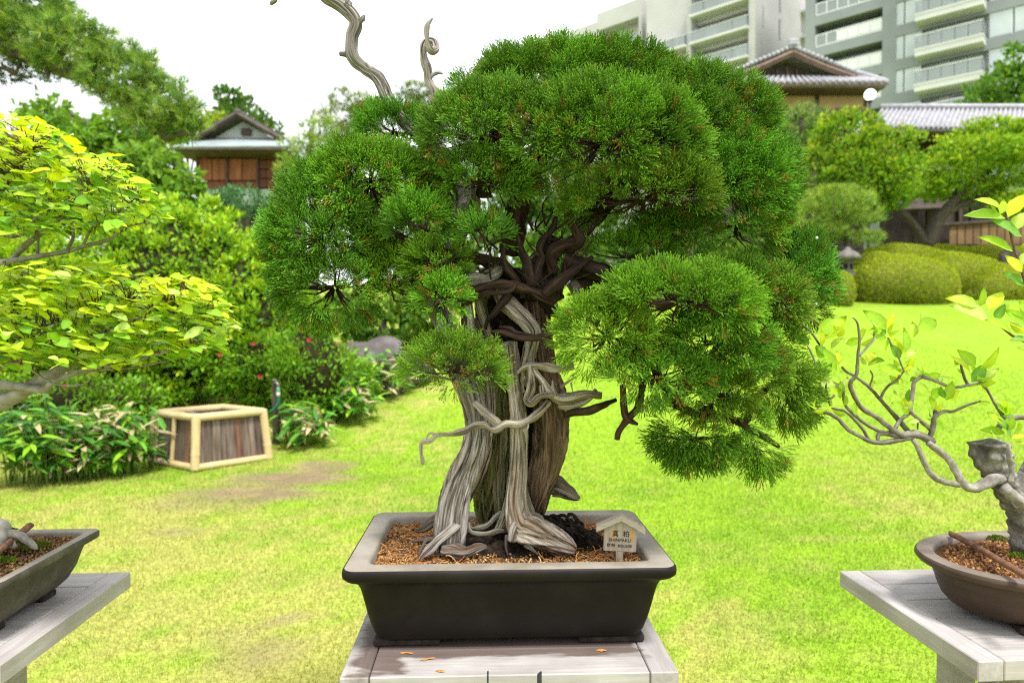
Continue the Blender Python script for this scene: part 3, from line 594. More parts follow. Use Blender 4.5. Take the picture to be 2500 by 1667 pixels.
# upper trunk: struts and a darkened core
wood(tr, '6', [(1000, 480, 1.80, 60), (1100, 640, 1.80, 88), (1230, 760, 1.80, 96), (1350, 880, 1.80, 94), (1420, 990, 1.80, 82), (1400, 1120, 1.80, 74), (1370, 1260, 1.80, 70), (1345, 1420, 1.80, 74), (1330, 1600, 1.81, 60)], n=44, seg=80, col=(1.35, 1.28, 1.2), amp=.26, k=4)
wood(tr, '6', [(680, 640, 1.79, 40), (690, 800, 1.79, 52), (690, 960, 1.795, 56), (710, 1100, 1.80, 50), (760, 1300, 1.81, 40)], n=32, seg=50, col=(1.6, 1.6, 1.58), amp=.22, k=3)
wood(tr, '6', [(780, 560, 1.82, 44), (810, 720, 1.82, 46), (870, 900, 1.825, 42), (940, 1100, 1.83, 40)], n=28, seg=44, col=(1.2, 1.12, 1.0), amp=.25, k=3)
wood(tr, '6', [(620, 420, 1.80, 60), (720, 390, 1.79, 84), (850, 380, 1.79, 80), (960, 330, 1.80, 76), (1020, 280, 1.82, 60)], n=36, seg=50, col=(1.1, 1.1, 1.02), amp=.22, k=4)
wood(tr, '6', [(1480, 960, 1.86, 60), (1560, 1100, 1.87, 46), (1660, 1180, 1.88, 30)], n=24, col=(.7, .62, .5), amp=.3, k=4)
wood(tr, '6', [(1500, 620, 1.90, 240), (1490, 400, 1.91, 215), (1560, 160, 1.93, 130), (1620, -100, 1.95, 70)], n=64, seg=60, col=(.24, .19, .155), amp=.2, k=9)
wood(tr, '6', [(1180, 1500, 1.90, 150), (1180, 1200, 1.90, 190), (1150, 900, 1.91, 230), (1120, 620, 1.92, 240), (1080, 300, 1.93, 190)], n=50, seg=60, col=(.07, .055, .047), amp=.22, k=8)  # solid core coloured near black to stand for the cavity's shade
wood(tr, '6', [(1860, 420, 1.85, 60), (1900, 480, 1.85, 70), (1940, 600, 1.86, 60), (1900, 760, 1.88, 40)], n=28, seg=40, col=(.85, .8, .75), amp=.3, k=6)
tr.build('trunk', M_dead, jun, smooth=True)
# surface roots
def part_wood(name, mat, zf, pts, smooth=True, **kw):
    mb = MB(); wood(mb, zf, pts, **kw); return mb.build(name, mat, jun, smooth=smooth)
RT = (1.15, 1.14, 1.16)
for pts, c in (([(490, 1200, 1.80, 30), (455, 1245, 1.745, 36), (400, 1290, 1.735, 36), (320, 1360, 1.725, 34), (255, 1425, 1.715, 24), (205, 1468, 1.71, 10)], RT),
               ([(350, 1195, 1.83, 44), (290, 1215, 1.83, 40), (240, 1255, 1.82, 26), (180, 1275, 1.815, 8)], (.5, .45, .42)),
               ([(350, 1330, 1.77, 26), (260, 1335, 1.77, 22), (150, 1340, 1.77, 8)], (.42, .34, .3)),
               ([(345, 1330, 1.75, 12), (270, 1330, 1.745, 11), (230, 1380, 1.735, 10), (205, 1440, 1.728, 6)], (.5, .45, .42)),
               ([(370, 1400, 1.73, 34), (450, 1410, 1.722, 44), (540, 1415, 1.722, 38), (620, 1385, 1.735, 28), (680, 1380, 1.74, 14)], (.9, .9, .92)),
               ([(550, 1215, 1.80, 12), (575, 1280, 1.785, 14), (680, 1290, 1.78, 16), (760, 1270, 1.785, 14), (835, 1275, 1.79, 10)], (.9, .95, .88)),
               ([(810, 1130, 1.86, 14), (750, 1165, 1.855, 18), (690, 1225, 1.845, 20), (620, 1250, 1.835, 16), (560, 1250, 1.83, 8)], (.85, .95, .85)),
               ([(960, 1360, 1.745, 26), (990, 1390, 1.735, 16), (1035, 1435, 1.73, 6)], (.9, .85, .8)),
               ([(820, 1300, 1.76, 14), (815, 1380, 1.745, 12), (830, 1440, 1.735, 8)], DRK),
               ([(1010, 1160, 1.84, 22), (1060, 1190, 1.83, 18), (1050, 1240, 1.82, 12)], (.8, .75, .6))):
    part_wood('root', M_dead, '7', pts, n=20, col=c, amp=.24, k=4)
mb = MB()
for k in range(46):
    a = rng.uniform(-.15, 1.0); x0 = rng.uniform(1060, 1300); v0 = rng.uniform(1160, 1270); l = rng.uniform(60, 200)
    wood(mb, '7', [(x0, v0, 1.86 - (v0 - 1150) * .0006, 12), (x0 + l * .4, v0 + rng.normal() * 20 + l * .2, 1.85 - (v0 - 1150) * .0006, 11), (x0 + l * math.cos(a), v0 + l * .65, 1.83 - (v0 - 1150) * .0006, 5)], n=6, seg=8, amp=.2)
mb.build('root_mat', M_peat, jun, smooth=True, kind='stuff')
def mound(cu, cv, Yc, ax, ay, h, name):
    c = P(*Z7(cu, cv), Yc); rings = []
    for i in range(12):
        f = 1 - i / 12; rings.append([(c[0] + ax * f * math.cos(t) * (1 + .12 * math.sin(3 * t + i)), c[1] + ay * f * math.sin(t) * (1 + .1 * math.sin(4 * t)), SOIL_Z - .012 + h * (1 - f ** 2.2) * (1 + .18 * math.sin(5 * t + i * 1.3) + .1 * math.sin(11 * t + i * 2))) for t in np.arange(40) * 2 * math.pi / 40])
    mb = MB(); mb.loft(rings, cap1=True); mb.build(name, M_peat, jun, smooth=True)
mound(1235, 1280, 1.86, .155, .085, .052, 'root_mound'); mound(760, 1290, 1.84, .15, .11, .045, 'root_mound')
# deadwood branches in front of the trunk
DW = (1.3, 1.24, 1.15)
for pts in ([(1110, 370, 1.775, 26), (1060, 430, 1.76, 28), (980, 495, 1.745, 27), (890, 530, 1.735, 25), (810, 525, 1.73, 26), (740, 565, 1.725, 26), (700, 560, 1.722, 14), (660, 535, 1.72, 21), (590, 540, 1.715, 22), (520, 575, 1.71, 22), (430, 598, 1.70, 18), (340, 605, 1.695, 17), (285, 645, 1.69, 17), (228, 655, 1.688, 16), (222, 720, 1.688, 13), (232, 785, 1.688, 12), (232, 812, 1.688, 3)],
            [(770, 545, 1.73, 26), (715, 490, 1.735, 30), (660, 440, 1.75, 28), (600, 380, 1.77, 24)],
            [(320, 600, 1.695, 9), (285, 590, 1.69, 9), (258, 630, 1.69, 3)], [(960, 510, 1.742, 12), (955, 550, 1.74, 16), (935, 582, 1.738, 8)], [(720, 560, 1.722, 12), (705, 612, 1.722, 3)],
            [(890, 175, 1.765, 10), (930, 140, 1.765, 17), (1000, 120, 1.765, 26), (1090, 130, 1.77, 32), (1180, 140, 1.78, 34), (1270, 120, 1.80, 30)],
            [(975, 120, 1.765, 18), (990, 200, 1.755, 24), (985, 290, 1.75, 26), (960, 360, 1.745, 26), (990, 385, 1.74, 22), (1050, 335, 1.735, 22), (1145, 320, 1.735, 18)],
            [(950, 200, 1.76, 14), (930, 250, 1.76, 12), (935, 310, 1.757, 10)],
            [(1000, 150, 1.765, 22), (1060, 220, 1.76, 26), (1100, 290, 1.76, 30), (1180, 350, 1.758, 36), (1280, 345, 1.755, 34), (1380, 320, 1.755, 28), (1470, 330, 1.77, 22)],
            [(1060, 260, 1.75, 16), (1070, 320, 1.745, 15), (1130, 340, 1.742, 12)], [(1180, 400, 1.765, 22), (1290, 395, 1.76, 26), (1390, 350, 1.76, 22), (1440, 290, 1.77, 16)],
            [(1140, 225, 1.76, 9), (1145, 275, 1.755, 14), (1160, 330, 1.75, 12)], [(1190, 275, 1.77, 9), (1250, 230, 1.77, 8), (1300, 200, 1.78, 5)], [(1265, 240, 1.77, 7), (1278, 305, 1.77, 3)]):
    part_wood('dead_branch', M_silver, '7', pts, n=18, col=DW, amp=.22, k=4)
part_wood('branch', M_bark, '7', [(1228, 465, 1.77, 16), (1280, 445, 1.76, 22), (1360, 440, 1.755, 26), (1430, 420, 1.755, 28), (1480, 400, 1.76, 20), (1580, 360, 1.78, 12)], n=16, col=(.8, .8, .8), amp=.4, k=4)
# bark-covered branches in the open heart of the crown
BR = [('6', [(640, 660, 1.76, 30), (760, 600, 1.75, 40), (900, 545, 1.745, 38), (1040, 545, 1.745, 30), (1170, 510, 1.745, 30), (1210, 450, 1.76, 36)]),
      ('6', [(640, 560, 1.76, 44), (800, 500, 1.755, 54), (960, 450, 1.755, 54), (1100, 440, 1.76, 62), (1230, 470, 1.765, 60), (1400, 520, 1.77, 56), (1560, 590, 1.78, 62), (1660, 640, 1.80, 50)]),
      ('6', [(1560, 560, 1.77, 66), (1640, 470, 1.765, 72), (1760, 380, 1.765, 70), (1880, 290, 1.775, 58), (1960, 230, 1.79, 40), (2100, 130, 1.81, 30)]),
      ('6', [(1250, 430, 1.77, 44), (1180, 330, 1.765, 46), (1110, 240, 1.77, 44), (1075, 120, 1.78, 36), (1060, -20, 1.79, 30)]),
      ('6', [(1400, 460, 1.79, 60), (1370, 330, 1.79, 66), (1340, 180, 1.79, 60), (1270, 40, 1.79, 54), (1240, -80, 1.80, 40), (1180, -240, 1.81, 30)]),
      ('6', [(1420, 440, 1.80, 54), (1460, 280, 1.80, 56), (1510, 150, 1.80, 50), (1490, 40, 1.80, 44), (1540, -80, 1.81, 46), (1640, -190, 1.82, 40), (1680, -330, 1.83, 34)]),
      ('6', [(1660, 300, 1.84, 80), (1620, 140, 1.83, 80), (1700, 30, 1.82, 96), (1860, -10, 1.82, 96), (1960, -60, 1.81, 70), (1900, -190, 1.80, 60), (1830, -330, 1.79, 52), (1800, -500, 1.80, 50)]),
      ('6', [(1800, -20, 1.83, 60), (1930, -120, 1.83, 56), (2080, -200, 1.84, 50), (2200, -340, 1.85, 40)]),
      ('6', [(1160, 560, 1.77, 44), (1060, 660, 1.765, 48), (960, 790, 1.765, 42), (890, 860, 1.77, 28), (870, 960, 1.78, 18)]),
      ('6', [(940, 990, 1.75, 30), (1100, 1000, 1.745, 42), (1260, 1050, 1.74, 44), (1420, 1060, 1.735, 44), (1580, 1030, 1.735, 46), (1680, 950, 1.745, 46), (1780, 890, 1.76, 34)]),
      ('6', [(1030, 930, 1.75, 16), (1150, 945, 1.745, 28), (1230, 990, 1.74, 24), (1330, 1010, 1.738, 18), (1450, 1040, 1.735, 16)]),
      ('6', [(750, 130, 1.82, 44), (900, 150, 1.81, 60), (1050, 190, 1.81, 54), (1180, 270, 1.80, 44)]),
      ('6', [(630, 1280, 1.74, 40), (640, 1120, 1.74, 44), (630, 960, 1.745, 36), (620, 800, 1.75, 30), (610, 660, 1.76, 24)]),
      ('6', [(1500, 640, 1.90, 120), (1700, 780, 1.90, 90), (1850, 880, 1.90, 50)]),
      ('5', [(1290, 900, 1.80, 24), (1180, 900, 1.79, 24), (1080, 960, 1.79, 20), (900, 900, 1.78, 18), (700, 870, 1.76, 16), (560, 880, 1.76, 15), (470, 950, 1.76, 10)]),
      ('5', [(1220, 760, 1.82, 30), (1100, 730, 1.82, 26), (960, 700, 1.80, 20), (780, 640, 1.78, 16), (640, 560, 1.78, 12)]),
      ('5', [(640, 900, 1.76, 12), (600, 800, 1.76, 10), (520, 700, 1.77, 8)]),
      ('p', [(1380, 640, 1.84, 24), (1520, 690, 1.80, 16), (1590, 800, 1.70, 12), (1600, 900, 1.67, 10), (1640, 968, 1.69, 9), (1680, 1003, 1.71, 8.5), (1730, 1013, 1.73, 8), (1787, 1022, 1.76, 8), (1818, 1029, 1.78, 8), (1849, 973, 1.79, 8), (1880, 942, 1.80, 6), (1916, 925, 1.80, 4)]),
      ('p', [(1700, 1008, 1.72, 10), (1726, 1000, 1.72, 10), (1740, 992, 1.72, 4)]), ('p', [(1800, 1025, 1.77, 8), (1835, 1050, 1.77, 7), (1880, 1075, 1.77, 6), (1903, 1092, 1.77, 3)]),
      ('p', [(1400, 700, 1.86, 22), (1560, 690, 1.90, 18), (1740, 700, 1.92, 14), (1880, 680, 1.93, 10), (1960, 660, 1.93, 6)]),
      ('p', [(1570, 930, 1.70, 8), (1563, 973, 1.71, 8), (1555, 998, 1.71, 8), (1532, 1022, 1.71, 8), (1511, 1053, 1.71, 6), (1506, 1073, 1.71, 5)]),
      ('p', [(1520, 940, 1.70, 7), (1523, 986, 1.708, 7), (1528, 1018, 1.71, 7), (1557, 1036, 1.71, 3)]),
      ('p', [(1250, 620, 1.88, 26), (1270, 480, 1.86, 24), (1330, 360, 1.88, 20), (1380, 240, 1.9, 14)]), ('p', [(1420, 560, 1.86, 22), (1540, 440, 1.9, 18), (1680, 380, 1.92, 12)]),
      ('p', [(1120, 560, 1.86, 20), (1040, 440, 1.88, 16), (960, 360, 1.9, 10)]), ('p', [(1180, 480, 1.8, 16), (1180, 400, 1.76, 12), (1160, 340, 1.74, 8)])]
for k in range(46):                                     # tangle of thin branches
    u, v = rng.uniform(620, 2050), rng.uniform(-350, 560); a = rng.uniform(-2.6, -.5) if rng.random() < .75 else rng.uniform(-6, 0); l = rng.uniform(180, 480); y = rng.uniform(1.76, 1.88)
    BR.append(('6', [(u, v, y, rng.uniform(9, 20)), (u + l * .5 * math.cos(a) + rng.normal() * 40, v + l * .5 * math.sin(a) + rng.normal() * 40, y - .01, 11), (u + l * math.cos(a), v + l * math.sin(a), y - .02, 5)]))
for zf, pts in BR:
    if zf == '6': pts = [(u, v, y, r * .78) for u, v, y, r in pts]
    part_wood('branch', M_bark, zf, pts, n=16, col=np.array([1, .92, .86]) * rng.uniform(.35, 1.0), amp=.42, k=4)
# silver tops above the crown
JIN = (.92, .94, .94)
part_wood('dead_branch', M_silver, 'p', [(1085, 640, 1.86, 30), (1118, 545, 1.87, 30), (1142, 480, 1.88, 26), (1090, 400, 1.90, 24), (1015, 320, 1.90, 18), (958, 262, 1.89, 15), (925, 195, 1.88, 15), (893, 170, 1.88, 13), (862, 140, 1.87, 14), (858, 95, 1.87, 13), (868, 55, 1.87, 14.5), (838, 18, 1.87, 14.5), (795, -8, 1.87, 13), (755, -50, 1.87, 10)], n=36, seg=120, col=JIN, amp=.26, k=4)
for pts in ([(855, 138, 1.87, 9), (842, 133, 1.868, 7), (829, 132, 1.865, 5)], [(872, 56, 1.865, 9), (883, 48, 1.86, 7), (890, 38, 1.858, 2)], [(848, 18, 1.865, 10), (852, 8, 1.862, 9), (855, 4, 1.86, 5)], [(885, 48, 1.86, 4), (892, 50, 1.86, 2)], [(840, 6, 1.866, 6), (832, -6, 1.866, 5)], [(905, 172, 1.872, 8), (895, 158, 1.87, 5), (880, 148, 1.87, 2)],
            [(640, -25, 1.87, 6), (672, -3, 1.87, 5), (664, 8, 1.87, 5), (661, 14, 1.87, 1.5)]):
    part_wood('dead_branch', M_silver, 'p', pts, n=12, col=(.75, .75, .74), amp=.3, k=3)
part_wood('dead_branch', M_silver, 'p', [(1090, 330, 1.92, 13), (1068, 245, 1.92, 11), (1060, 220, 1.92, 10), (1046, 196, 1.92, 9), (1043, 170, 1.92, 10), (1034, 140, 1.92, 9.5), (1035, 112, 1.92, 9), (1046, 100, 1.92, 9), (1060, 104, 1.918, 10), (1064, 120, 1.905, 9), (1052, 124, 1.89, 8), (1044, 104, 1.885, 6), (1042, 82, 1.885, 6), (1044, 62, 1.885, 5.5), (1056, 45, 1.885, 1.5)], n=18, seg=90, col=PALE, amp=.18, k=3)
part_wood('dead_branch', M_silver, 'p', [(1046, 194, 1.92, 7), (1056, 184, 1.915, 6), (1068, 178, 1.912, 5), (1081, 181, 1.91, 1.5)], n=10, col=GREY, amp=.2)
part_wood('dead_branch', M_silver, '5', [(985, 360, 1.82, 10), (1010, 400, 1.815, 10), (1040, 445, 1.81, 8)], n=10, col=PALE, amp=.2)
for (u, v, u2, v2) in ((860, 1335, 980, 1350), (820, 1360, 990, 1400)): part_wood('dead_branch', M_silver, '5', [(u, v, 1.71, 5), ((u + u2) / 2, (v + v2) / 2 - 8, 1.715, 8), (u2, v2, 1.73, 7), (u2 + 130, v2 + 30, 1.78, 8)], n=10, col=PALE, amp=.2)
# ---- foliage pads
def spray_proto(seed, n_side=9):
    """a shoot with short blunt side cords, unit length along +Z"""
    r = np.random.default_rng(seed); V, F, C = [], [], []
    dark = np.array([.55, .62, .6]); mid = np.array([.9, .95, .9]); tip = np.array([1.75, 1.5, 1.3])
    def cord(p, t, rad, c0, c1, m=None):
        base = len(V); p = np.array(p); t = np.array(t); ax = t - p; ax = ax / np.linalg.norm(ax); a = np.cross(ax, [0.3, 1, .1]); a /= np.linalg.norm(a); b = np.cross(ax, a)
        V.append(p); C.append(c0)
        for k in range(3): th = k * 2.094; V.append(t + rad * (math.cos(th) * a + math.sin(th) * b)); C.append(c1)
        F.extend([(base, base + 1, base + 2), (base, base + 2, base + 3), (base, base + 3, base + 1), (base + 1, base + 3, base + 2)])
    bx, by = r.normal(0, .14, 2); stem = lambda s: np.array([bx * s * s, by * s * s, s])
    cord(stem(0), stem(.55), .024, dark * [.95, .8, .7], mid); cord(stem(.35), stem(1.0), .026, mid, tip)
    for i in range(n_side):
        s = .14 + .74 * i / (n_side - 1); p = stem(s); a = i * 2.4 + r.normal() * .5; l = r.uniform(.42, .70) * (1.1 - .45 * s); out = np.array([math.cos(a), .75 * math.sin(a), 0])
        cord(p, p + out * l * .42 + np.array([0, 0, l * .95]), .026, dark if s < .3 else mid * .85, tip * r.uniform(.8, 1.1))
    return np.array(V), np.array(F), np.array(C)
SPRAYS = [spray_proto(100 + k, n_side=8 + k % 3) for k in range(7)]
M_fol = mat_leaf('juniper_foliage', trans=.2, rough=.6, spec=.12, tcol=(1.3, 1.2, .4))
S = 2500 / 2352
# pads: centre and radii as seen (in 2352-wide pixels), depth offset, depth radius factor, density, openness below
PADS = [(1320, 228, 285, 118, .10, .75, 1.0, .3), (1150, 320, 190, 125, -.10, .80, 1.0, .4), (1385, 330, 240, 140, -.16, .80, 1.0, .4), (1580, 290, 215, 135, .02, .80, 1.0, .3),
        (1655, 430, 160, 150, -.02, .90, 1.0, .4), (1480, 460, 190, 105, -.12, .80, 1.0, .9), (1110, 420, 115, 85, -.12, .80, .9, .9), (1760, 400, 75, 100, .10, 1.0, 1.0, .4), (1690, 520, 125, 90, .02, .9, 1.0, .5), (1560, 545, 130, 60, .06, .9, .8, .6),
        (905, 305, 92, 66, .05, .9, .9, .5), (850, 425, 130, 105, -.06, .9, 1.25, .3), (748, 545, 134, 168, -.02, 1.0, 1.3, .3), (770, 660, 145, 100, -.02, .95, 1.15, .4), (895, 660, 130, 98, 0.0, .9, 1.0, .5),
        (962, 520, 80, 72, -.14, .9, .95, .8), (930, 420, 85, 60, 0, .9, .9, .5), (1010, 610, 80, 65, -.12, .8, .75, .9), (1010, 690, 62, 58, -.16, .8, .75, .9), (1110, 545, 62, 48, -.18, .8, .6, 1.0),
        (1045, 855, 122, 92, -.16, .85, .8, .8), (985, 805, 55, 45, .06, .9, .9, .5),
        (1560, 695, 185, 90, -.26, .85, 1.0, .5), (1395, 775, 120, 105, -.24, .85, .85, .7), (1645, 790, 120, 105, -.20, .9, 1.0, .7), (1500, 865, 135, 62, -.20, .9, .8, .9), (1690, 660, 90, 60, -.06, .9, .95, .5),
        (1838, 645, 78, 116, .08, 1.0, 1.0, .4), (1785, 690, 70, 85, -.03, 1.0, .9, .6), (1450, 590, 120, 50, .02, .9, .4, 1.0),
        (1812, 900, 72, 100, -.04, .7, .7, .0), (1590, 1008, 104, 74, -.12, .7, .8, .0), (1737, 1032, 56, 62, -.07, .7, .7, .0),
        (1720, 850, 85, 70, -.08, .9, .8, .6), (1640, 905, 100, 52, -.15, .9, .95, .3), (1690, 962, 78, 40, -.11, .8, .8, .2), (1760, 780, 75, 70, .02, .9, .8, .5), (1300, 300, 240, 150, .34, .7, .5, .4), (1560, 380, 200, 140, .30, .8, .5, .5), (850, 560, 130, 120, .26, .8, .45, .5), (1650, 700, 130, 90, .22, .9, .4, .6), (1290, 545, 60, 40, .30, .8, .5, .5)]
HANG = {30: (.7, -.2, -.6), 31: (-.15, -.2, -1.0), 32: (.15, -.1, -1.0)}
PC3 = []
for (cx, cy, rx, ry, dy, rd, dn, op) in PADS:
    Y = 1.84 + dy; k = S * Y / F_PX; PC3.append((P(cx * S, cy * S, Y), np.maximum(np.array([rx * k, rx * k * rd if rx < 200 else rx * k * rd * .8, ry * k]) - .014, ry * k * .45)))
def fib(n):
    i = np.arange(n) + .5; ph = np.arccos(1 - 2 * i / n); th = math.pi * (1 + 5 ** .5) * i; return np.stack([np.cos(th) * np.sin(ph), np.sin(th) * np.sin(ph), np.cos(ph)], 1)
SPRAY_TOTAL = 0
UP = np.array([0, 0, 1.0])
for ip, ((c, r), (_, _, _, _, dy, rd, dn, op)) in enumerate(zip(PC3, PADS)):
    area = 4 * math.pi * (((r[0] * r[1]) ** 1.6 + (r[0] * r[2]) ** 1.6 + (r[1] * r[2]) ** 1.6) / 3) ** (1 / 1.6)
    n = max(7, int(area / .0050)); d = fib(n) @ np.linalg.qr(rng.normal(size=(3, 3)))[0]; d = d + rng.normal(size=d.shape) * .10; d /= np.linalg.norm(d, axis=1)[:, None]
    hang = HANG.get(ip)
    pos, dirs, tint, scl = [], [], [], []; tw = MB()
    base_t = np.array([.088, .230, .017]) * rng.uniform(.88, 1.12) * np.array([rng.uniform(.85, 1.25), 1, rng.uniform(.8, 1.3)])
    for k in range(n):
        nrm = d[k] / r; nrm /= np.linalg.norm(nrm)
        if not hang and nrm[2] < -.35 and rng.random() < op: continue
        if nrm[1] > .45 and rng.random() < .35: continue
        rc = rng.uniform(.038, .066); q = c + d[k] * np.maximum(r - rc * .72, r * .35) * rng.uniform(.86, 1.07)
        if any(j != ip and (((q - c2) / (r2 * .80)) ** 2).sum() < 1 for j, (c2, r2) in enumerate(PC3)): continue
        m = int(38 * dn * (rc / .046) ** 2 * (.55 if nrm[1] > .3 else 1) * (.7 if nrm[2] < -.3 else 1)); e = rdir(m * 3)
        grow = nrm * .8 + UP * .45 if not hang else np.array(hang) * .9 + nrm * .5
        e = e[(e @ (grow / np.linalg.norm(grow))) > -.12][:m]; m = len(e)
        if not m: continue
        L = rng.uniform(.035, .050, m) * (1.15 if hang else 1); dv = e * .85 + grow * .55 + rng.normal(size=(m, 3)) * .11
        if nrm[2] < -.2 and not hang: dv = dv + nrm * .3 - UP * .1
        dv /= np.linalg.norm(dv, axis=1)[:, None]; pos.append(q + e * (rc - L[:, None] * .62)); dirs.append(dv); scl.append(L)
        t = base_t * rng.uniform(.74, 1.3) * rng.uniform(.8, 1.2, (m, 1)); old = rng.random(m) < (.022 + .05 * (nrm[2] < -.1)); t[old] = np.array([.22, .15, .03]) * rng.uniform(.7, 1.2, (old.sum(), 1)); tint.append(t)
        tw.tube([c + (q - c) * .1, c + (q - c) * .55 - UP * .008 + rng.normal(size=3) * .008, q + nrm * rc * .2], [.0038, .0028, .0012], n=5, col=np.array([1, .9, .8]) * rng.uniform(.6, 1.1))
    pos = np.vstack(pos); dirs = np.vstack(dirs); tint = np.vstack(tint); scl = np.concatenate(scl)
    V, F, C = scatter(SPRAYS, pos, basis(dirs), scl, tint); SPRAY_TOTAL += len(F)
    pad = link('foliage_pad', mesh_np('foliage_pad', V, F, None, C), M_fol, jun, kind='stuff')
    tw.build('twigs', M_bark, pad, smooth=True, kind='stuff')
print('JUNIPER TRIS', SPRAY_TOTAL)
# pale blue-green berries
M_berry = mat_noise('juniper_berry', (.38, .50, .48), (.55, .66, .62), scale=300, rough=.6, bump=0)
sph = MB(); sph.loft([[(math.sin(p) * math.cos(t), math.sin(p) * math.sin(t), math.cos(p)) for t in np.arange(8) * math.pi / 4] for p in np.linspace(.15, math.pi - .15, 6)], cap0=True, cap1=True); me_b = sph.mesh('berry', True); me_b.materials.append(M_berry)
for (px, py) in ((1994, 581), (1972, 699), (1925, 748), (1992, 742), (1418, 172), (1468, 194), (1846, 692)):
    o = link('berry', me_b, None, jun); o.location = P(px, py, 1.72 if px < 1600 else 1.80); o.scale = (.0042,) * 3
# ================================================================ leafy bonsai at the sides
def axes_rot(d, nrm):
    d = np.asarray(d, float); d = d / np.linalg.norm(d); x = np.cross(nrm, d); x /= np.linalg.norm(x) + 1e-9; y = np.cross(d, x)
    return np.stack([x, y, d], -1)
def leaf_object(me, parent, root, d, nrm, length):
    o = bpy.data.objects.new('leaf', me); COL.objects.link(o); o.parent = parent; o.matrix_parent_inverse = Matrix.Translation(-Vector(parent.location))
    m = axes_rot(d, nrm) * length; o.matrix_basis = Matrix([[*m[0], root[0]], [*m[1], root[1]], [*m[2], root[2]], [0, 0, 0, 1]]); return o
M_bl = mat_leaf('bright_leaf', trans=.42, rough=.45, spec=.22, tcol=(1.25, 1.2, .45), mottle=.15)
def leaf_meshes(name, cols, **kw):
    out = []
    for i, c in enumerate(cols):
        V, F, C = leaf_proto(seed=i, vein=.25, **kw); me = mesh_np(name, V, F, None, np.clip(C * np.array(c), 0, 1), smooth=True); me.materials.append(M_bl); out.append((me, (V, F, C * np.array(c))))
    return out
M_graybark = mat_noise('grey_branch_bark', (.10, .085, .075), (.24, .22, .20), scale=1, rough=.8, bump=.6, bscale=1.5, coord='uvw', stretch=(60, 60, 40), c3=(.40, .38, .36), use_col=True, bdist=.003)
M_twig = mat_noise('brown_twig', (.05, .028, .018), (.13, .075, .05), scale=60, rough=.75, bump=.4, c3=(.2, .13, .09), bdist=.002)
M_trunkbark = mat_noise('patchy_grey_bark', (.010, .009, .008), (.13, .12, .108), scale=20, rough=.85, bump=.8, bscale=50, c3=(.42, .40, .37), bdist=.012, mid=.47)
def limb(parent, name, mat, fn, s, pts, Y0, dY=0.0, n=10, amp=.17, col=(1, 1, 1)):
    Q = []; rr = []; m = len(pts)
    for i, (u, v, r) in enumerate(pts): Y = Y0 + dY * i / max(1, m - 1); x, y = fn(u, v); Q.append(P(x, y, Y)); rr.append(r * s * Y / F_PX * (.86 if name == 'branch' else 1))
    mb = MB(); mb.tube(Q, rr, n=n, seg=max(6, m * 5), shape=lambda t, l, sd: 1 + amp * (np.sin(3 * t + sd) * .6 * np.sin(l * 24 + sd) + .5 * np.sin(5 * t + 2 * sd + np.sin(l * 40)) + .8 * np.maximum(0, np.sin(l * 95 + sd * 5) - .55) + .4 * np.sin(l * 210 + sd + t)), seed=rng.uniform(0, 6), col=col); return mb.build(name, mat, parent, smooth=True)
def Z8(u, v): return 1850 + .4464 * u, 400 + .4464 * v
def Z3(u, v): return 1950 + .4572 * u, 950 + .4572 * v
def Z4(u, v): return .5102 * u, 400 + .5102 * v
# ---- apple on the right
AP = PZ(2500, 1310, OZ)
apple = empty('apple_bonsai', (AP[0] + .02, 1.88, OZ - .015), 'apple bonsai with bare twisting grey branches and sparse fresh leaves', 'bonsai tree')
limb(apple, 'trunk', M_trunkbark, Z3, .4572, [(1240, 850, 80), (1215, 760, 62), (1180, 650, 58), (1120, 560, 58), (1075, 470, 68), (1045, 390, 80), (1025, 320, 86), (1022, 285, 84)], 1.87, 0, n=36, amp=.26)
limb(apple, 'trunk', M_trunkbark, Z3, .4572, [(1120, 560, 50), (1190, 520, 52), (1250, 420, 50), (1300, 250, 44), (1340, 0, 36), (1345, -300, 26), (1330, -600, 16)], 1.88, 0, n=16, amp=.14)
LM = lambda pts, Y=1.84, dY=0.0, fn=Z8, s=.4464, **k: limb(apple, 'branch', M_graybark, fn, s, pts, Y, dY, **k)
LM([(1130, 495, 30), (1060, 478, 36), (1000, 505, 33), (940, 528, 27), (880, 505, 24), (840, 440, 22), (800, 375, 21), (750, 330, 20), (690, 285, 19)], 1.83, -.02, Z3, .4572)
LM([(860, 510, 17), (770, 492, 18), (710, 455, 18), (670, 390, 17), (635, 310, 16), (610, 265, 15)], 1.82, -.02, Z3, .4572); LM([(1130, 495, 18), (1140, 430, 16), (1125, 360, 15), (1120, 290, 10)], 1.81, 0, Z3, .4572)
LM([(1100, 530, 34), (1170, 590, 34), (1240, 640, 34)], 1.80, .02, Z3, .4572)
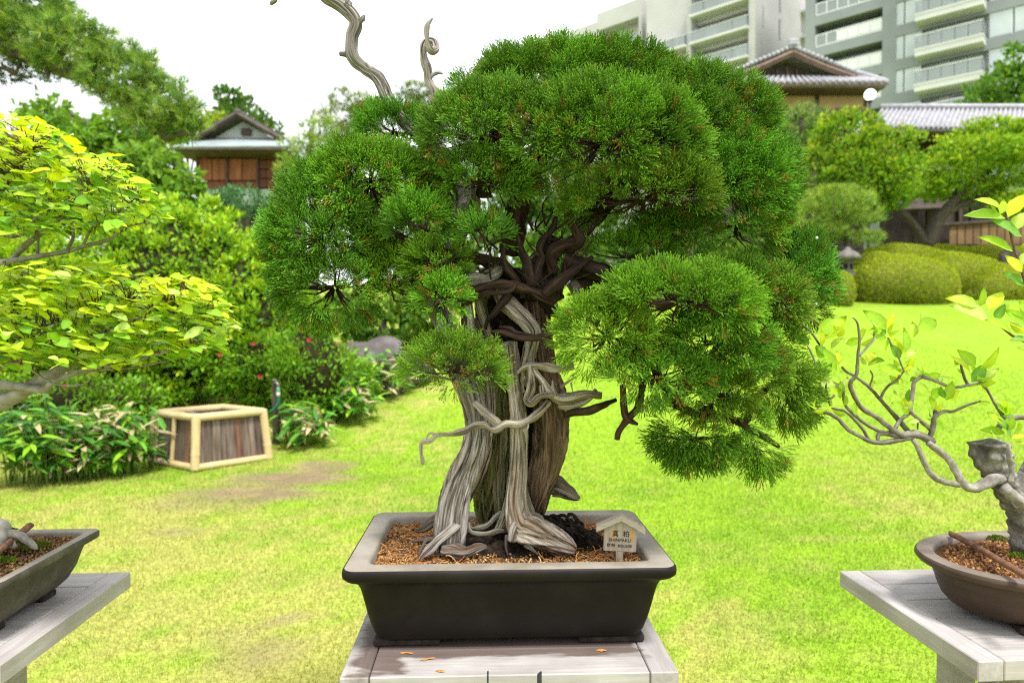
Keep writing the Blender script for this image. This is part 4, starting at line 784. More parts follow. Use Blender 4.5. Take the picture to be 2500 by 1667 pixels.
JB = [([(960, 1520, 22), (900, 1490, 22), (850, 1475, 22), (790, 1480, 20), (720, 1440, 17), (650, 1385, 15), (575, 1340, 14), (525, 1260, 13), (508, 1195, 12), (540, 1150, 11), (548, 1040, 9), (556, 960, 8), (545, 870, 6), (520, 840, 3)], 1.82, -.12),
      ([(840, 1485, 20), (820, 1500, 16), (700, 1522, 14), (630, 1520, 13), (560, 1490, 12), (490, 1450, 12), (440, 1395, 11), (380, 1360, 11), (300, 1335, 9)], 1.81, -.10),
      ([(655, 1510, 9), (665, 1478, 13), (735, 1462, 12), (780, 1400, 11), (830, 1352, 14), (845, 1260, 13), (858, 1190, 12), (905, 1160, 12)], 1.79, .02), ([(905, 1165, 11), (985, 1192, 10), (1060, 1222, 10), (1140, 1212, 9), (1230, 1193, 7)], 1.80, .05),
      ([(556, 1050, 7), (600, 1000, 7), (635, 960, 6), (634, 915, 5)], 1.74, .02), ([(780, 1500, 14), (640, 1450, 11), (530, 1375, 10), (475, 1310, 9), (470, 1240, 7)], 1.84, -.04),
      ([(610, 1512, 10), (565, 1440, 9), (480, 1355, 8), (405, 1330, 8), (375, 1240, 7), (376, 1200, 3)], 1.82, -.06), ([(830, 1470, 15), (765, 1392, 13), (680, 1300, 11), (610, 1222, 10), (540, 1168, 8), (475, 1128, 8), (430, 1065, 8), (350, 1000, 7), (290, 920, 6), (232, 870, 3)], 1.86, -.08),
      ([(440, 1200, 7), (405, 1278, 7), (310, 1302, 4)], 1.78, 0), ([(670, 1285, 9), (705, 1222, 8), (760, 1182, 8), (800, 1130, 6), (828, 1092, 5)], 1.84, -.04),
      ([(930, 1520, 16), (958, 1450, 15), (968, 1390, 13), (1015, 1355, 11), (1070, 1352, 9), (1130, 1325, 8), (1220, 1296, 5)], 1.83, -.04), ([(945, 1450, 14), (890, 1405, 12), (830, 1350, 12)], 1.83, -.04), ([(830, 1340, 9), (870, 1400, 7), (875, 1450, 5)], 1.85, .02),
      ([(770, 1060, 6), (735, 1000, 6), (712, 950, 5)], 1.80, 0), ([(1150, 1210, 9), (1125, 1155, 9), (1110, 1095, 7)], 1.84, 0), ([(270, 990, 5), (300, 1050, 6), (318, 1100, 4)], 1.78, 0),
      ([(770, 1060, 5), (790, 1110, 5), (800, 1135, 5)], 1.80, 0), ([(1350, 1395, 12), (1290, 1300, 8), (1252, 1232, 7), (1208, 1190, 5)], 1.86, 0), ([(1310, 1450, 16), (1370, 1395, 16), (1456, 1385, 14), (1540, 1400, 12)], 1.88, 0), ([(985, 1380, 9), (968, 1350, 9), (968, 1395, 10)], 1.83, 0),
      ([(1375, 1325, 6), (1350, 1355, 6), (1330, 1380, 6)], 1.86, 0), ([(615, 1130, 5), (628, 1160, 5), (612, 1215, 6)], 1.85, 0)]
for pts, Y, dY in JB: LM(pts, Y, dY, col=np.array([1, .97, .93]) * rng.uniform(.5, .85), amp=.24)
for pts, Y in (([(1560, 820, 9), (1480, 690, 8), (1430, 540, 7), (1395, 440, 6), (1372, 330, 5), (1355, 260, 3)], 1.70), ([(1560, 1010, 8), (1410, 950, 7), (1330, 890, 6), (1260, 850, 5), (1190, 815, 4), (1150, 790, 3)], 1.72)):
    limb(apple, 'shoot', M_twig, Z8, .4464, pts, Y, 0, n=8)
AL = leaf_meshes('apple_leaf', [(.40, .58, .03), (.30, .50, .035), (.55, .64, .03), (.16, .35, .045), (.46, .60, .14), (.34, .58, .03)], w=.52, n=4, fold=.16, curl=.18)
APPLE_LEAVES = [(1340, 252, 1225, 185, 1.70), (1352, 300, 1172, 262, 1.70), (1368, 292, 1458, 165, 1.70), (1440, 402, 1322, 305, 1.69), (1388, 372, 1470, 262, 1.71), (1395, 478, 1248, 393, 1.69), (1325, 275, 1352, 202, 1.71), (1300, 270, 1285, 232, 1.71), (1445, 592, 1378, 508, 1.69), (1462, 672, 1368, 594, 1.70), (1430, 560, 1500, 470, 1.70), (1440, 450, 1520, 400, 1.70),
    (1212, 782, 1064, 725, 1.72), (1208, 782, 1247, 692, 1.73), (1266, 796, 1328, 700, 1.71), (1300, 850, 1342, 782, 1.73), (1265, 852, 1108, 770, 1.71), (1388, 920, 1285, 848, 1.71), (1470, 842, 1366, 778, 1.73), (1470, 872, 1385, 810, 1.72), (1475, 930, 1390, 858, 1.71), (1480, 960, 1400, 955, 1.70), (1490, 1000, 1425, 1010, 1.72), (1500, 820, 1440, 760, 1.72), (1480, 920, 1395, 900, 1.73),
    (702, 905, 608, 812, 1.79), (690, 900, 742, 838, 1.80), (700, 930, 640, 870, 1.80), (862, 920, 906, 832, 1.80), (880, 905, 976, 850, 1.80), (850, 950, 850, 870, 1.81), (802, 1032, 818, 915, 1.79), (790, 1040, 760, 960, 1.8), (780, 1060, 740, 1000, 1.8), (810, 1050, 860, 1020, 1.80), (430, 1132, 338, 1018, 1.77), (450, 1112, 505, 1072, 1.78), (480, 1180, 430, 1140, 1.77), (440, 1090, 440, 1030, 1.78), (338, 1160, 402, 1106, 1.78), (330, 1210, 425, 1190, 1.78),
    (330, 930, 420, 850, 1.80), (362, 962, 462, 838, 1.80), (300, 960, 208, 962, 1.79), (345, 1000, 360, 920, 1.79), (280, 990, 220, 930, 1.79), (400, 1010, 450, 950, 1.80), (480, 985, 560, 960, 1.80), (560, 960, 580, 900, 1.79), (560, 990, 640, 960, 1.80), (600, 1095, 642, 1030, 1.82), (605, 1095, 668, 1068, 1.82), (596, 1095, 560, 1060, 1.82), (790, 1135, 692, 1118, 1.81), (806, 1152, 896, 1124, 1.81), (770, 1205, 728, 1165, 1.82), (800, 1205, 755, 1140, 1.82), (830, 1190, 870, 1150, 1.82), (960, 1182, 1058, 1158, 1.83), (920, 1172, 995, 1152, 1.83),
    (1212, 1122, 1328, 1028, 1.80), (1190, 1102, 1118, 1030, 1.80), (1160, 1132, 1088, 1058, 1.81), (1168, 1192, 1245, 1108, 1.80), (1232, 1192, 1302, 1118, 1.80), (1190, 1160, 1170, 1090, 1.81), (1200, 1180, 1260, 1150, 1.79), (1030, 1292, 1062, 1208, 1.82), (1040, 1275, 1108, 1250, 1.82), (1020, 1280, 1000, 1230, 1.82), (935, 1245, 895, 1195, 1.82), (990, 1222, 955, 1285, 1.83), (940, 1270, 970, 1330, 1.83), (802, 1342, 755, 1308, 1.82), (780, 1322, 838, 1285, 1.82), (820, 1300, 830, 1240, 1.82), (760, 1260, 740, 1240, 1.82),
    (1352, 1472, 1238, 1448, 1.84), (1362, 1452, 1288, 1368, 1.84), (1372, 1462, 1402, 1392, 1.84), (1392, 1502, 1462, 1478, 1.84), (1382, 1502, 1345, 1400, 1.83), (1330, 1500, 1270, 1470, 1.84), (1400, 1490, 1440, 1420, 1.85), (1410, 1520, 1470, 1530, 1.84), (1340, 1350, 1300, 1310, 1.85), (470, 940, 430, 900, 1.8), (380, 1050, 340, 1000, 1.79), (520, 1000, 480, 960, 1.8)]
for i, (u, v, u2, v2, Y) in enumerate(APPLE_LEAVES):
    a = P(*Z8(u, v), Y); b = P(*Z8(u2, v2), Y + rng.normal() * .012); L = np.linalg.norm(b - a); d = b - a
    big = L > .05; nr = np.array([rng.normal() * .5, -.75, .65]) if big else rng.normal(size=3) + np.array([0, -.8, .5])
    leaf_object(AL[i % 6][0], apple, a, d, nr, L * 1.18)
for k in range(110):                                   # small unfolding leaves at the spur tips
    pts, Y, dY = JB[rng.integers(0, len(JB))]; u, v, _ = pts[-1] if rng.random() < .6 else pts[rng.integers(1, len(pts))]
    if v > 1420: continue
    a = P(*Z8(u + rng.normal() * 12, v + rng.normal() * 12), Y + dY); d = rdir(1)[0] + np.array([0, -.1, .6]); leaf_object(AL[rng.integers(0, 6)][0], apple, a, d, rng.normal(size=3) + np.array([0, -.6, .4]), rng.uniform(.018, .04))
# ---- beech on the left
beech = empty('beech_bonsai', (-1.50, 1.88, LZ - .012), 'spreading beech bonsai with bright yellow green leaves and pale grey limbs', 'bonsai tree')
M_beechbark = mat_noise('pale_beech_bark', (.13, .115, .10), (.26, .245, .225), scale=22, rough=.75, bump=.4, bscale=60, c3=(.38, .37, .35), bdist=.004)
limb(beech, 'trunk', M_beechbark, lambda a, b: (a, b), 1, [(-70, 1345, 75), (-85, 1230, 52), (-70, 1080, 44), (-55, 960, 40), (-75, 800, 32), (-80, 640, 26), (-70, 460, 20), (-60, 330, 12), (-40, 250, 5)], 1.86, 0, n=22)
for pts in ([(-40, 1320, 30), (-4, 1282, 20), (6, 1302, 16), (2, 1330, 12)], [(-20, 1310, 18), (35, 1303, 10), (60, 1315, 9), (80, 1330, 8), (90, 1340, 3)], [(-10, 1325, 16), (20, 1325, 12), (35, 1335, 6)]):
    limb(beech, 'root', M_beechbark, lambda a, b: (a, b), 1, pts, 1.86, -.02, n=12, amp=.2)
BL_ = [([(-120, 1080, 60), (-40, 1130, 60), (30, 1130, 46), (110, 1085, 36), (190, 1040, 32), (270, 995, 28), (350, 955, 26), (420, 900, 23), (465, 830, 14), (540, 775, 10), (640, 745, 7), (760, 735, 5)], 1.84, -.22), ([(-60, 1090, 34), (0, 1060, 27), (100, 1066, 22), (215, 1082, 21), (240, 1052, 17), (330, 1012, 15), (430, 976, 13), (560, 962, 11), (680, 932, 9), (800, 895, 7), (910, 850, 5)], 1.80, -.24),
       ([(320, 1012, 9), (480, 985, 7), (640, 975, 6), (780, 945, 5), (930, 912, 3)], 1.68, -.08), ([(400, 905, 10), (440, 870, 8), (458, 800, 7), (520, 730, 5), (610, 660, 4)], 1.74, -.06), ([(-10, 985, 9), (60, 950, 9), (130, 965, 8), (200, 1022, 7), (280, 1056, 6), (390, 1056, 4), (440, 1020, 2)], 1.66, 0),
       ([(-60, 930, 30), (-10, 900, 22), (60, 850, 12), (140, 800, 9), (230, 770, 7), (350, 740, 5), (470, 690, 4)], 1.80, -.12), ([(300, 980, 9), (290, 900, 8), (250, 840, 6), (180, 800, 4)], 1.74, 0), ([(560, 775, 6), (640, 830, 5), (760, 810, 4), (870, 770, 3), (960, 720, 2)], 1.66, -.04), ([(690, 745, 4), (720, 680, 4), (800, 640, 3), (900, 590, 2)], 1.64, -.03),
       ([(-80, 510, 34), (-20, 480, 22), (70, 462, 16), (200, 440, 14), (320, 420, 12), (420, 390, 11), (530, 360, 9), (580, 310, 7), (690, 282, 4)], 1.78, -.14), ([(60, 455, 13), (130, 385, 16), (210, 325, 11), (280, 270, 6), (380, 200, 4)], 1.76, -.06), ([(320, 420, 9), (352, 340, 8), (335, 270, 6), (290, 210, 4), (240, 150, 3)], 1.70, 0), ([(400, 385, 8), (440, 310, 7), (520, 260, 5), (600, 200, 4), (650, 165, 2)], 1.68, -.03),
       ([(-40, 355, 10), (100, 342, 8), (160, 270, 7), (260, 210, 5), (400, 140, 3), (470, 90, 2)], 1.70, -.05), ([(180, 432, 8), (180, 330, 6), (140, 230, 5), (80, 150, 3)], 1.73, 0), ([(-60, 230, 12), (20, 120, 8), (100, 20, 5), (160, -80, 3)], 1.72, -.06), ([(-60, 600, 14), (40, 570, 8), (120, 520, 5), (200, 500, 3)], 1.7, -.04)]
for pts, Y, dY in BL_: limb(beech, 'branch', M_beechbark if pts[0][2] > 12 else M_graybark, Z4, .5102, pts, Y, dY, col=(.9, .86, .82))
# leaves held in level layers
def in_poly(x, y, poly):
    c = False; j = len(poly) - 1
    for i in range(len(poly)):
        if (poly[i][1] > y) != (poly[j][1] > y) and x < (poly[j][0] - poly[i][0]) * (y - poly[i][1]) / (poly[j][1] - poly[i][1]) + poly[i][0]: c = not c
        j = i
    return c
UPPER = [(-60, 262), (60, 280), (130, 318), (205, 372), (290, 385), (325, 430), (395, 520), (330, 548), (250, 552), (170, 560), (90, 570), (-60, 590)]
LOWER = [(-60, 655), (60, 640), (170, 650), (250, 640), (330, 672), (420, 668), (480, 678), (545, 720), (555, 790), (520, 845), (440, 860), (340, 880), (250, 900), (215, 905), (120, 880), (-60, 900)]
SPR = [(175, 660), (185, 640), (190, 625)]
BLM = leaf_meshes('beech_leaf', [(.48, .63, .024), (.40, .58, .03), (.58, .66, .02), (.24, .46, .03), (.17, .35, .03), (.50, .66, .16)], w=.50, n=6, fold=.10, curl=.16, serr=.05)
cand = []
for poly, n in ((UPPER, 760), (LOWER, 1250)):
    bx = [p[0] for p in poly]; by = [p[1] for p in poly]; k = 0
    while k < n:
        x, y = rng.uniform(min(bx), max(bx)), rng.uniform(min(by), max(by))
        if not in_poly(x, y, poly): continue
        top = (y - min(by)) / (max(by) - min(by)); cand.append((x, y, top)); k += 1
leaves = []
for (x, y, top) in cand:
    Y = rng.uniform(1.50, 1.86) if x < 350 else rng.uniform(1.50, 1.72); a = P(x, y, Y); az = rng.normal(0, .9); d = np.array([math.cos(az), math.sin(az), rng.normal(-.10, .22)]); nr = np.array([rng.normal() * .35, -.28 + rng.normal() * .35, 1.0])
    L = rng.uniform(.028, .056); w = rng.choice([0, 1, 2, 5, 3], p=[.34, .26, .2, .1, .1]) if top < .5 else rng.choice([0, 1, 3, 4, 5], p=[.16, .3, .28, .16, .1]); leaves.append((a, d, nr, L, w))
order = sorted(range(len(leaves)), key=lambda i: -leaves[i][3] / leaves[i][0][1])
for i in order[:300]:
    a, d, nr, L, w = leaves[i]; leaf_object(BLM[w][0], beech, a, d, nr, L)
rest = [leaves[i] for i in order[300:]]
V, F, C = scatter([m[1] for m in BLM], np.array([l[0] for l in rest]), np.array([axes_rot(l[1], l[2]) for l in rest]), np.array([l[3] for l in rest]), np.ones((len(rest), 3)), np.array([l[4] for l in rest]))
link('leaves', mesh_np('leaves', V, F, None, C, smooth=True), M_bl, beech, kind='stuff')
tw = MB()                                             # fine reddish twigs carrying the leaves
allp = []
for pts, Y, dY in BL_:
    Q = catmull([[*Z4(u, v), Y + dY * i / (len(pts) - 1)] for i, (u, v, r) in enumerate(pts)], 24); allp.append(Q)
allp = np.vstack(allp)
for i in order[::2]:
    a = leaves[i][0]; px = leaves[i]; x, y, _ = cand[i]; dd = np.hypot(allp[:, 0] - x, allp[:, 1] - y); j = np.argmin(dd)
    b = P(allp[j, 0], allp[j, 1], allp[j, 2]); 
    if np.linalg.norm(a - b) > .30 or y > allp[j, 1] + 14: continue
    tw.tube([b, (a + b) / 2 + np.array([0, 0, -.006]) + rng.normal(size=3) * .006, a + leaves[i][1] * .004], [.0018, .0013, .0008], n=4, seg=5)
tw.build('twigs', M_twig, beech, smooth=True, kind='stuff')
# ================================================================ planting behind the tables
M_shrub = mat_leaf('shrub_leaf', trans=.28, rough=.42, spec=.25, tcol=(1.2, 1.15, .5))
M_tree = mat_leaf('tree_leaf', trans=.35, rough=.55, spec=.12, tcol=(1.2, 1.15, .5))
M_pine = mat_leaf('pine_needle', trans=.15, rough=.55, spec=.12)
M_core = mat_noise('shade_core', (.012, .014, .006), (.03, .032, .012), scale=14, rough=.95, bump=.6, c3=(.05, .045, .02), spec=.05)  # near black: the shade inside the shrubs put into the colour
M_trunk = mat_noise('dark_tree_bark', (.035, .028, .022), (.085, .07, .056), scale=14, rough=.9, bump=.8, bscale=30, c3=(.15, .125, .10), bdist=.03)
LEAF4 = [leaf_proto(w=.42, n=2, fold=.15, curl=c, seed=k) for k, c in enumerate((.1, .22, .3))]
HEDGE = [diamond(.42, .10), diamond(.36, .16), diamond(.5, .05)]
DIA = [diamond(.55, .08), diamond(.45, .14), diamond(.65, .05)]
def needle_tuft(seed, n=15, spread=.6):
    r = np.random.default_rng(seed); V, F = [], []
    for i in range(n):
        a = r.uniform(0, 6.283); t = r.uniform(.1, spread); d = np.array([math.cos(a) * t, math.sin(a) * t, 1]); d /= np.linalg.norm(d); d *= r.uniform(.75, 1); x = np.cross(d, [.2, .5, .8]); x = x / np.linalg.norm(x) * .017
        b = len(V); V += [-x, x, d]; F.append((b, b + 1, b + 2))
    return np.array(V), np.array(F), np.ones((len(V), 3))
TUFT = [needle_tuft(k) for k in range(4)]
def pick(pal, n, w=None):
    pal = np.array(pal); i = rng.choice(len(pal), n, p=w); return pal[i] * rng.uniform(.78, 1.22, (n, 1))
def blob_points(c, r, n, shell=(.72, 1.02), lump=.16, cull_back=True, seed=0, clump=0.0, fillf=.35):
    d = rdir(n * 2)
    if cull_back: d = d[(d[:, 1] < .35) | (rng.random(len(d)) < .3)]
    d = d[:n]; ph = seed * 1.7; n = len(d)
    if clump:                                            # leaves gathered in separate sprays with gaps between
        k = max(6, int(3.2 / clump ** 2)); cd = rdir(k * 2); cd = cd[(cd[:, 1] < .45) | (rng.random(2 * k) < .35)][:k]; cc = cd * rng.uniform(.55, .95, (len(cd), 1)); cs = rng.uniform(.6, 1.3, len(cd)) * clump
        i = rng.integers(0, len(cd), n); off = rdir(n) * (rng.random((n, 1)) ** .45) * cs[i][:, None]; off[:, 2] *= .62; q = cc[i] + off; fill = rng.random(n) < fillf; q[fill] = d[fill] * rng.uniform(.45, .93, (fill.sum(), 1)); nd = off / (np.linalg.norm(off, axis=1)[:, None] + 1e-6) * .8 + cd[i] * .5
        return c + q * r, nd / np.linalg.norm(nd, axis=1)[:, None]
    l = 1 + lump * (np.sin(d[:, 0] * 6 + ph) * np.sin(d[:, 1] * 7 + ph * 2) + .7 * np.sin(d[:, 2] * 9 + d[:, 0] * 11 + ph) * .8)
    f = rng.uniform(*shell, len(d)) ** .6 * l; return c + d * r * f[:, None], d
def pxblob(px, py, Y, rx, ry, rd=.8): k = Y / F_PX; return P(px, py, Y), np.array([rx * k, rx * k * rd, ry * k])
def crown(name, parent, blobs, per_m2, size, pal, mat=M_tree, protos=DIA, up=.5, lump=.18, top=None, droop=0, shell=(.55, 1.03), w=None, cull=True, clump=.30, bias=.08, fillf=.35):
    Ps, Ds, Cs = [], [], []
    for i, (c, r) in enumerate(blobs):
        n = int(per_m2 * 4 * math.pi * ((r[0] * r[2]) + r[0] * r[1] + r[1] * r[2]) / 3); p, d = blob_points(c, r, n, shell, lump, cull, i, clump, fillf); col = pick(pal, len(p), w)
        if top is not None:
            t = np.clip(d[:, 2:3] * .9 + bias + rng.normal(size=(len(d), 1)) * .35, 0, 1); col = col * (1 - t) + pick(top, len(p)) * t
        g = d * .6 + np.array([0, 0, up - droop]) + rng.normal(size=d.shape) * .45; Ps.append(p); Ds.append(g); Cs.append(col)
    p = np.vstack(Ps); V, F, C = scatter(protos, p, basis(np.vstack(Ds)), rng.uniform(.6, 1.3, len(p)) * size, np.vstack(Cs))
    return link(name, mesh_np(name, V, F, None, C), mat, parent, kind='stuff')
def trunk_part(parent, pts, n=10, mat=None, name='trunk', seg=None):
    mb = MB(); mb.tube([p for p, r in pts], [r for p, r in pts], n=n, seg=seg or max(6, 4 * len(pts)), shape=lambda t, l, s: 1 + .1 * np.sin(3 * t + l * 2) + .06 * np.sin(7 * t - l * 5)); return mb.build(name, mat or M_trunk, parent, smooth=True)
def base_of(blobs, dx=0.0):
    c, r = blobs[0]; return np.array([c[0] + dx, c[1], float(ground_z(c[0] + dx, c[1]))])
def simple_tree(name, label, cat, blobs, per_m2, size, pal, group=None, tr=.12, limbs=True, **kw):
    kw.setdefault('fillf', .2)
    b = base_of(blobs); t = empty(name, b, label, cat, group); c0, r0 = blobs[0]
    trunk_part(t, [(b - np.array([0, 0, .1]), tr * 1.4), (b * .5 + c0 * .5 + np.array([.1, 0, 0]), tr), (c0, tr * .6)])
    for c, r in blobs[1:]:
        if limbs: trunk_part(t, [(b * .35 + c0 * .65, tr * .6), ((c + c0) / 2 - np.array([0, 0, r[2] * .3]), tr * .4), (c, tr * .2)], name='limb', n=7)
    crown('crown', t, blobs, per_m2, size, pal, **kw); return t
# ---- big leafy hedge behind the box
def shrub(name, label, cat, blobs, per_m2, size, pal, group=None, core=.72, cmat=None, **kw):
    b = base_of(blobs); t = empty(name, b, label, cat, group); mb = MB()
    for i, (c, r) in enumerate(blobs):
        rings = [[c + r * core * np.array([math.sin(p) * math.cos(a), math.sin(p) * math.sin(a), math.cos(p)]) * (1 + .08 * math.sin(5 * a + 3 * p + i)) for a in np.arange(18) * 2 * math.pi / 18][::-1] for p in np.linspace(.1, math.pi - .1, 11)]
        mb.loft(rings, cap0=True, cap1=True)
    mb.build('solid_filler', cmat or M_core, t, smooth=True); crown('foliage', t, blobs, per_m2, size, pal, **kw); return t  # smooth solid cores added inside the leaves to stop see-through
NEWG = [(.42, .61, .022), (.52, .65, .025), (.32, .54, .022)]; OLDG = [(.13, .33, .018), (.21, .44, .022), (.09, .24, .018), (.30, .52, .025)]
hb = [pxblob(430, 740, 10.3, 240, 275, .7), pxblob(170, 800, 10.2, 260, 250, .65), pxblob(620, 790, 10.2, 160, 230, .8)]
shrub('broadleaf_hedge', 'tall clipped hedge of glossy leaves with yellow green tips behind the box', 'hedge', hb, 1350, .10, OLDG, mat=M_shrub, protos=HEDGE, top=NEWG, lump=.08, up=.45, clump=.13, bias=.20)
shrub('flowering_shrub', 'lower leafy shrub with a few red flowers right of the box', 'shrub', [pxblob(760, 900, 9.3, 110, 120, .7), pxblob(650, 875, 9.8, 110, 85, .7), pxblob(830, 935, 9.9, 95, 85, .7), pxblob(720, 800, 10.2, 110, 90, .7)], 1150, .075, [(.14, .33, .02), (.10, .26, .018), (.21, .40, .02)], mat=M_shrub, protos=HEDGE, top=[(.2, .38, .02), (.26, .42, .02)], lump=.1)
shrub('evergreen_shrub', 'low dark evergreen shrub above the bamboo grass left of the box', 'shrub', [pxblob(210, 985, 8.9, 150, 75, .7), pxblob(60, 995, 8.8, 130, 85, .7), pxblob(330, 985, 9.2, 80, 75, .7)], 900, .07, OLDG, mat=M_shrub, protos=HEDGE, top=[(.16, .32, .02), (.22, .36, .02)], lump=.12)
M_petal = mat_leaf('red_petal', trans=.3, rough=.5, tcol=(1, .6, .6))
for i, (px, py, Y) in enumerate(((160, 942, 8.0), (620, 838, 9.0), (755, 828, 8.85), (538, 865, 9.1), (635, 918, 9.0), (48, 882, 8.6))):
    c = P(px, py, Y); mb = MB()
    for k in range(6):
        a = k * 1.047; V = np.array([(0, 0, 0), (.025 * math.cos(a - .4), -.012, .025 * math.sin(a - .4)), (.038 * math.cos(a), -.02, .038 * math.sin(a)), (.025 * math.cos(a + .4), -.012, .025 * math.sin(a + .4))]); mb.add(V + c, [[0, 1, 2], [0, 2, 3]], None, np.array([.55, .035, .06]) * rng.uniform(.7, 1.2))
    tag(mb.build('red_flower', M_petal), ['red flower under the pale beech limb', 'red flower on the hedge beneath the left foliage pad', 'red flower at the top of the flowering shrub', 'red flower beside the beech leaf tips', 'red flower above the tap', 'red flower half hidden behind the beech leaves'][i], 'flower', 'red flowers in the shrubs')
# ---- striped bamboo grass
SASA = [leaf_proto(w=.25, n=3, fold=.12, curl=.35, seed=9), leaf_proto(w=.22, n=3, fold=.1, curl=.15, seed=11)]
def sasa(label, px, py, w_px, h_px, n, dry, lit=1.0):  # lit only multiplies the green leaf colours of a clump
    g = G(px, py); k = g[1] / F_PX; t = empty('bamboo_grass', g, label, 'bamboo grass', 'clumps of striped bamboo grass'); mb = MB(); pos, rots, cols, sc_ = [], [], [], []
    for i in range(max(8, n // 7)):
        x = g[0] + rng.uniform(-1, 1) * w_px * k * .5; y = g[1] + rng.uniform(.05, .55); z0 = float(ground_z(x, y)); h = h_px * k * rng.uniform(.45, 1.0); tip = np.array([x + rng.normal() * .08, y - rng.uniform(0, .2), z0 + h])
        mb.tube([(x, y, z0 - .01), ((x + tip[0]) / 2, y, z0 + h * .55), tip], [.006, .005, .003], n=5, seg=5, col=(.10, .17, .03))
        for q in range(7):
            f = rng.uniform(.35, 1); p = np.array([x, y, z0]) * (1 - f) + tip * f; az = rng.uniform(0, 6.283); d = np.array([math.cos(az), math.sin(az) - .45, rng.uniform(-.45, .5)])
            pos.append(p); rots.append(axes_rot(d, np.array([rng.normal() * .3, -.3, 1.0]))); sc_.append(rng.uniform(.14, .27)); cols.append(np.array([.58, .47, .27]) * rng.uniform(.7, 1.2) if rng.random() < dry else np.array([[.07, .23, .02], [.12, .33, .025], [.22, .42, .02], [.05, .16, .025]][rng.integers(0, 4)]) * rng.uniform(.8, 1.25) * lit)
    mb.build('stems', M_leafcol, t, smooth=True, kind='stuff'); V, F, C = scatter(SASA, np.array(pos), np.array(rots), np.array(sc_), np.array(cols)); link('foliage', mesh_np('foliage', V, F, None, C), M_shrub, t, kind='stuff')
M_leafcol = mat_leaf('green_stem', trans=0, rough=.6)
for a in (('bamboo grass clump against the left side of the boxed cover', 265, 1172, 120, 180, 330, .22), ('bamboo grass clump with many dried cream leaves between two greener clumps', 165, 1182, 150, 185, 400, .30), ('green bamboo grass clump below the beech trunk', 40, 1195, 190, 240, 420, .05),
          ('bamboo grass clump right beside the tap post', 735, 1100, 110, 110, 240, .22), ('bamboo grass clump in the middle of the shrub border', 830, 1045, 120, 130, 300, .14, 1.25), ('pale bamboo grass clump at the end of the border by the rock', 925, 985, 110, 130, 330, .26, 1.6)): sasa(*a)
# ---- bamboo framed wooden cover
M_bamboo = mat_noise('pale_bamboo', (.42, .31, .14), (.52, .40, .20), scale=1.5, rough=.45, bump=.1, coord='uvw', stretch=(20, 20, 3), c3=(.58, .47, .27), spec=.3)
M_oldplank = mat_noise('grey_brown_plank', (.05, .035, .028), (.12, .095, .08), scale=1, rough=.9, bump=.6, bscale=2, stretch=(26, 26, 2.0), c3=(.21, .18, .16), use_col=True, bdist=.01)
FL, FR, BL = G(476, 1153), G(657, 1121), G(369, 1130)
ex_ = (FR - FL) * np.array([1, 1, 0]); wx = np.linalg.norm(ex_); ex_ /= wx; ey_ = np.array([-ex_[1], ex_[0], 0]); wy = float(np.linalg.norm((BL - FL)[:2])); bdir = (BL - FL) * np.array([1, 1, 0]) / wy
sk = (BL - FL) @ ex_; zb = float(FL[2]); hbx = P(470, 1026, FL[1])[2] - zb
def bxp(a, b, h):                                       # tapering box: a along the front, b towards the back, h up
    f = .05 * h; return FL + ex_ * (f * wx + a * wx * (1 - 2 * f)) + bdir * (f * wy + b * wy * (1 - 2 * f)) + np.array([0, 0, h * hbx + .02])
box = empty('valve_cover_box', (FL + FR) / 2 + bdir * wy / 2, 'weathered plank box with pale bamboo corner poles on the lawn', 'box')
def pole(p, q, r=.032):
    mb = MB(); L = np.linalg.norm(q - p); node = lambda t, l, s: 1 + .10 * np.exp(-((l % .34 - .17) / .008) ** 2) + 0 * t
    mb.tube([p, (p + q) / 2, q], [r, r, r], n=12, seg=int(L / .02) + 4, shape=node, seed=rng.uniform(0, 5)); mb.build('bamboo_pole', M_bamboo, box, smooth=True)
cs = [(0, 0), (1, 0), (1, 1), (0, 1)]
for i in range(4):
    a, b = cs[i], cs[(i + 1) % 4]; pole(bxp(*a, .05), bxp(*b, .05), .038); pole(bxp(*a, 1.0), bxp(*b, 1.0), .042); pole(bxp(*a, 0.0), bxp(*a, 1.04), .046)
for f in (.5, .92): pole(bxp(-.012, f, .05), bxp(-.012, f, .98), .024)
def quad_plank(c0, c1, face, k):
    z0, z1 = .05, .97
    def q(t, h): a, b = face(t); return bxp(a, b, h)
    pts = [q(c0, z0), q(c1, z0), q(c1, z1), q(c0, z1)]; n = np.cross(pts[1] - pts[0], pts[3] - pts[0]); n /= np.linalg.norm(n); off = n * (-.005 + .008 * rng.random()); pts = [p + off for p in pts]
    V = pts + [p - n * .02 for p in pts]; mb = MB(); mb.add(V, None, [[0, 1, 2, 3], [7, 6, 5, 4], [0, 4, 5, 1], [1, 5, 6, 2], [2, 6, 7, 3], [3, 7, 4, 0]], k); mb.build('plank', M_oldplank, box)
for face, n in ((lambda t: (t, .02), 9), (lambda t: (.02, 1 - t), 7), (lambda t: (.98, t), 7), (lambda t: (1 - t, .98), 9)):
    e = np.linspace(0.01, .99, n + 1) + np.concatenate([[0], rng.normal(0, .012, n - 1), [0]])
    for i in range(n): quad_plank(e[i] + .003, e[i + 1] - .003, face, np.array([1, .93, .88]) * rng.uniform(.75, 1.25) * (np.array([1.2, .85, .7]) if i == 5 else 1))
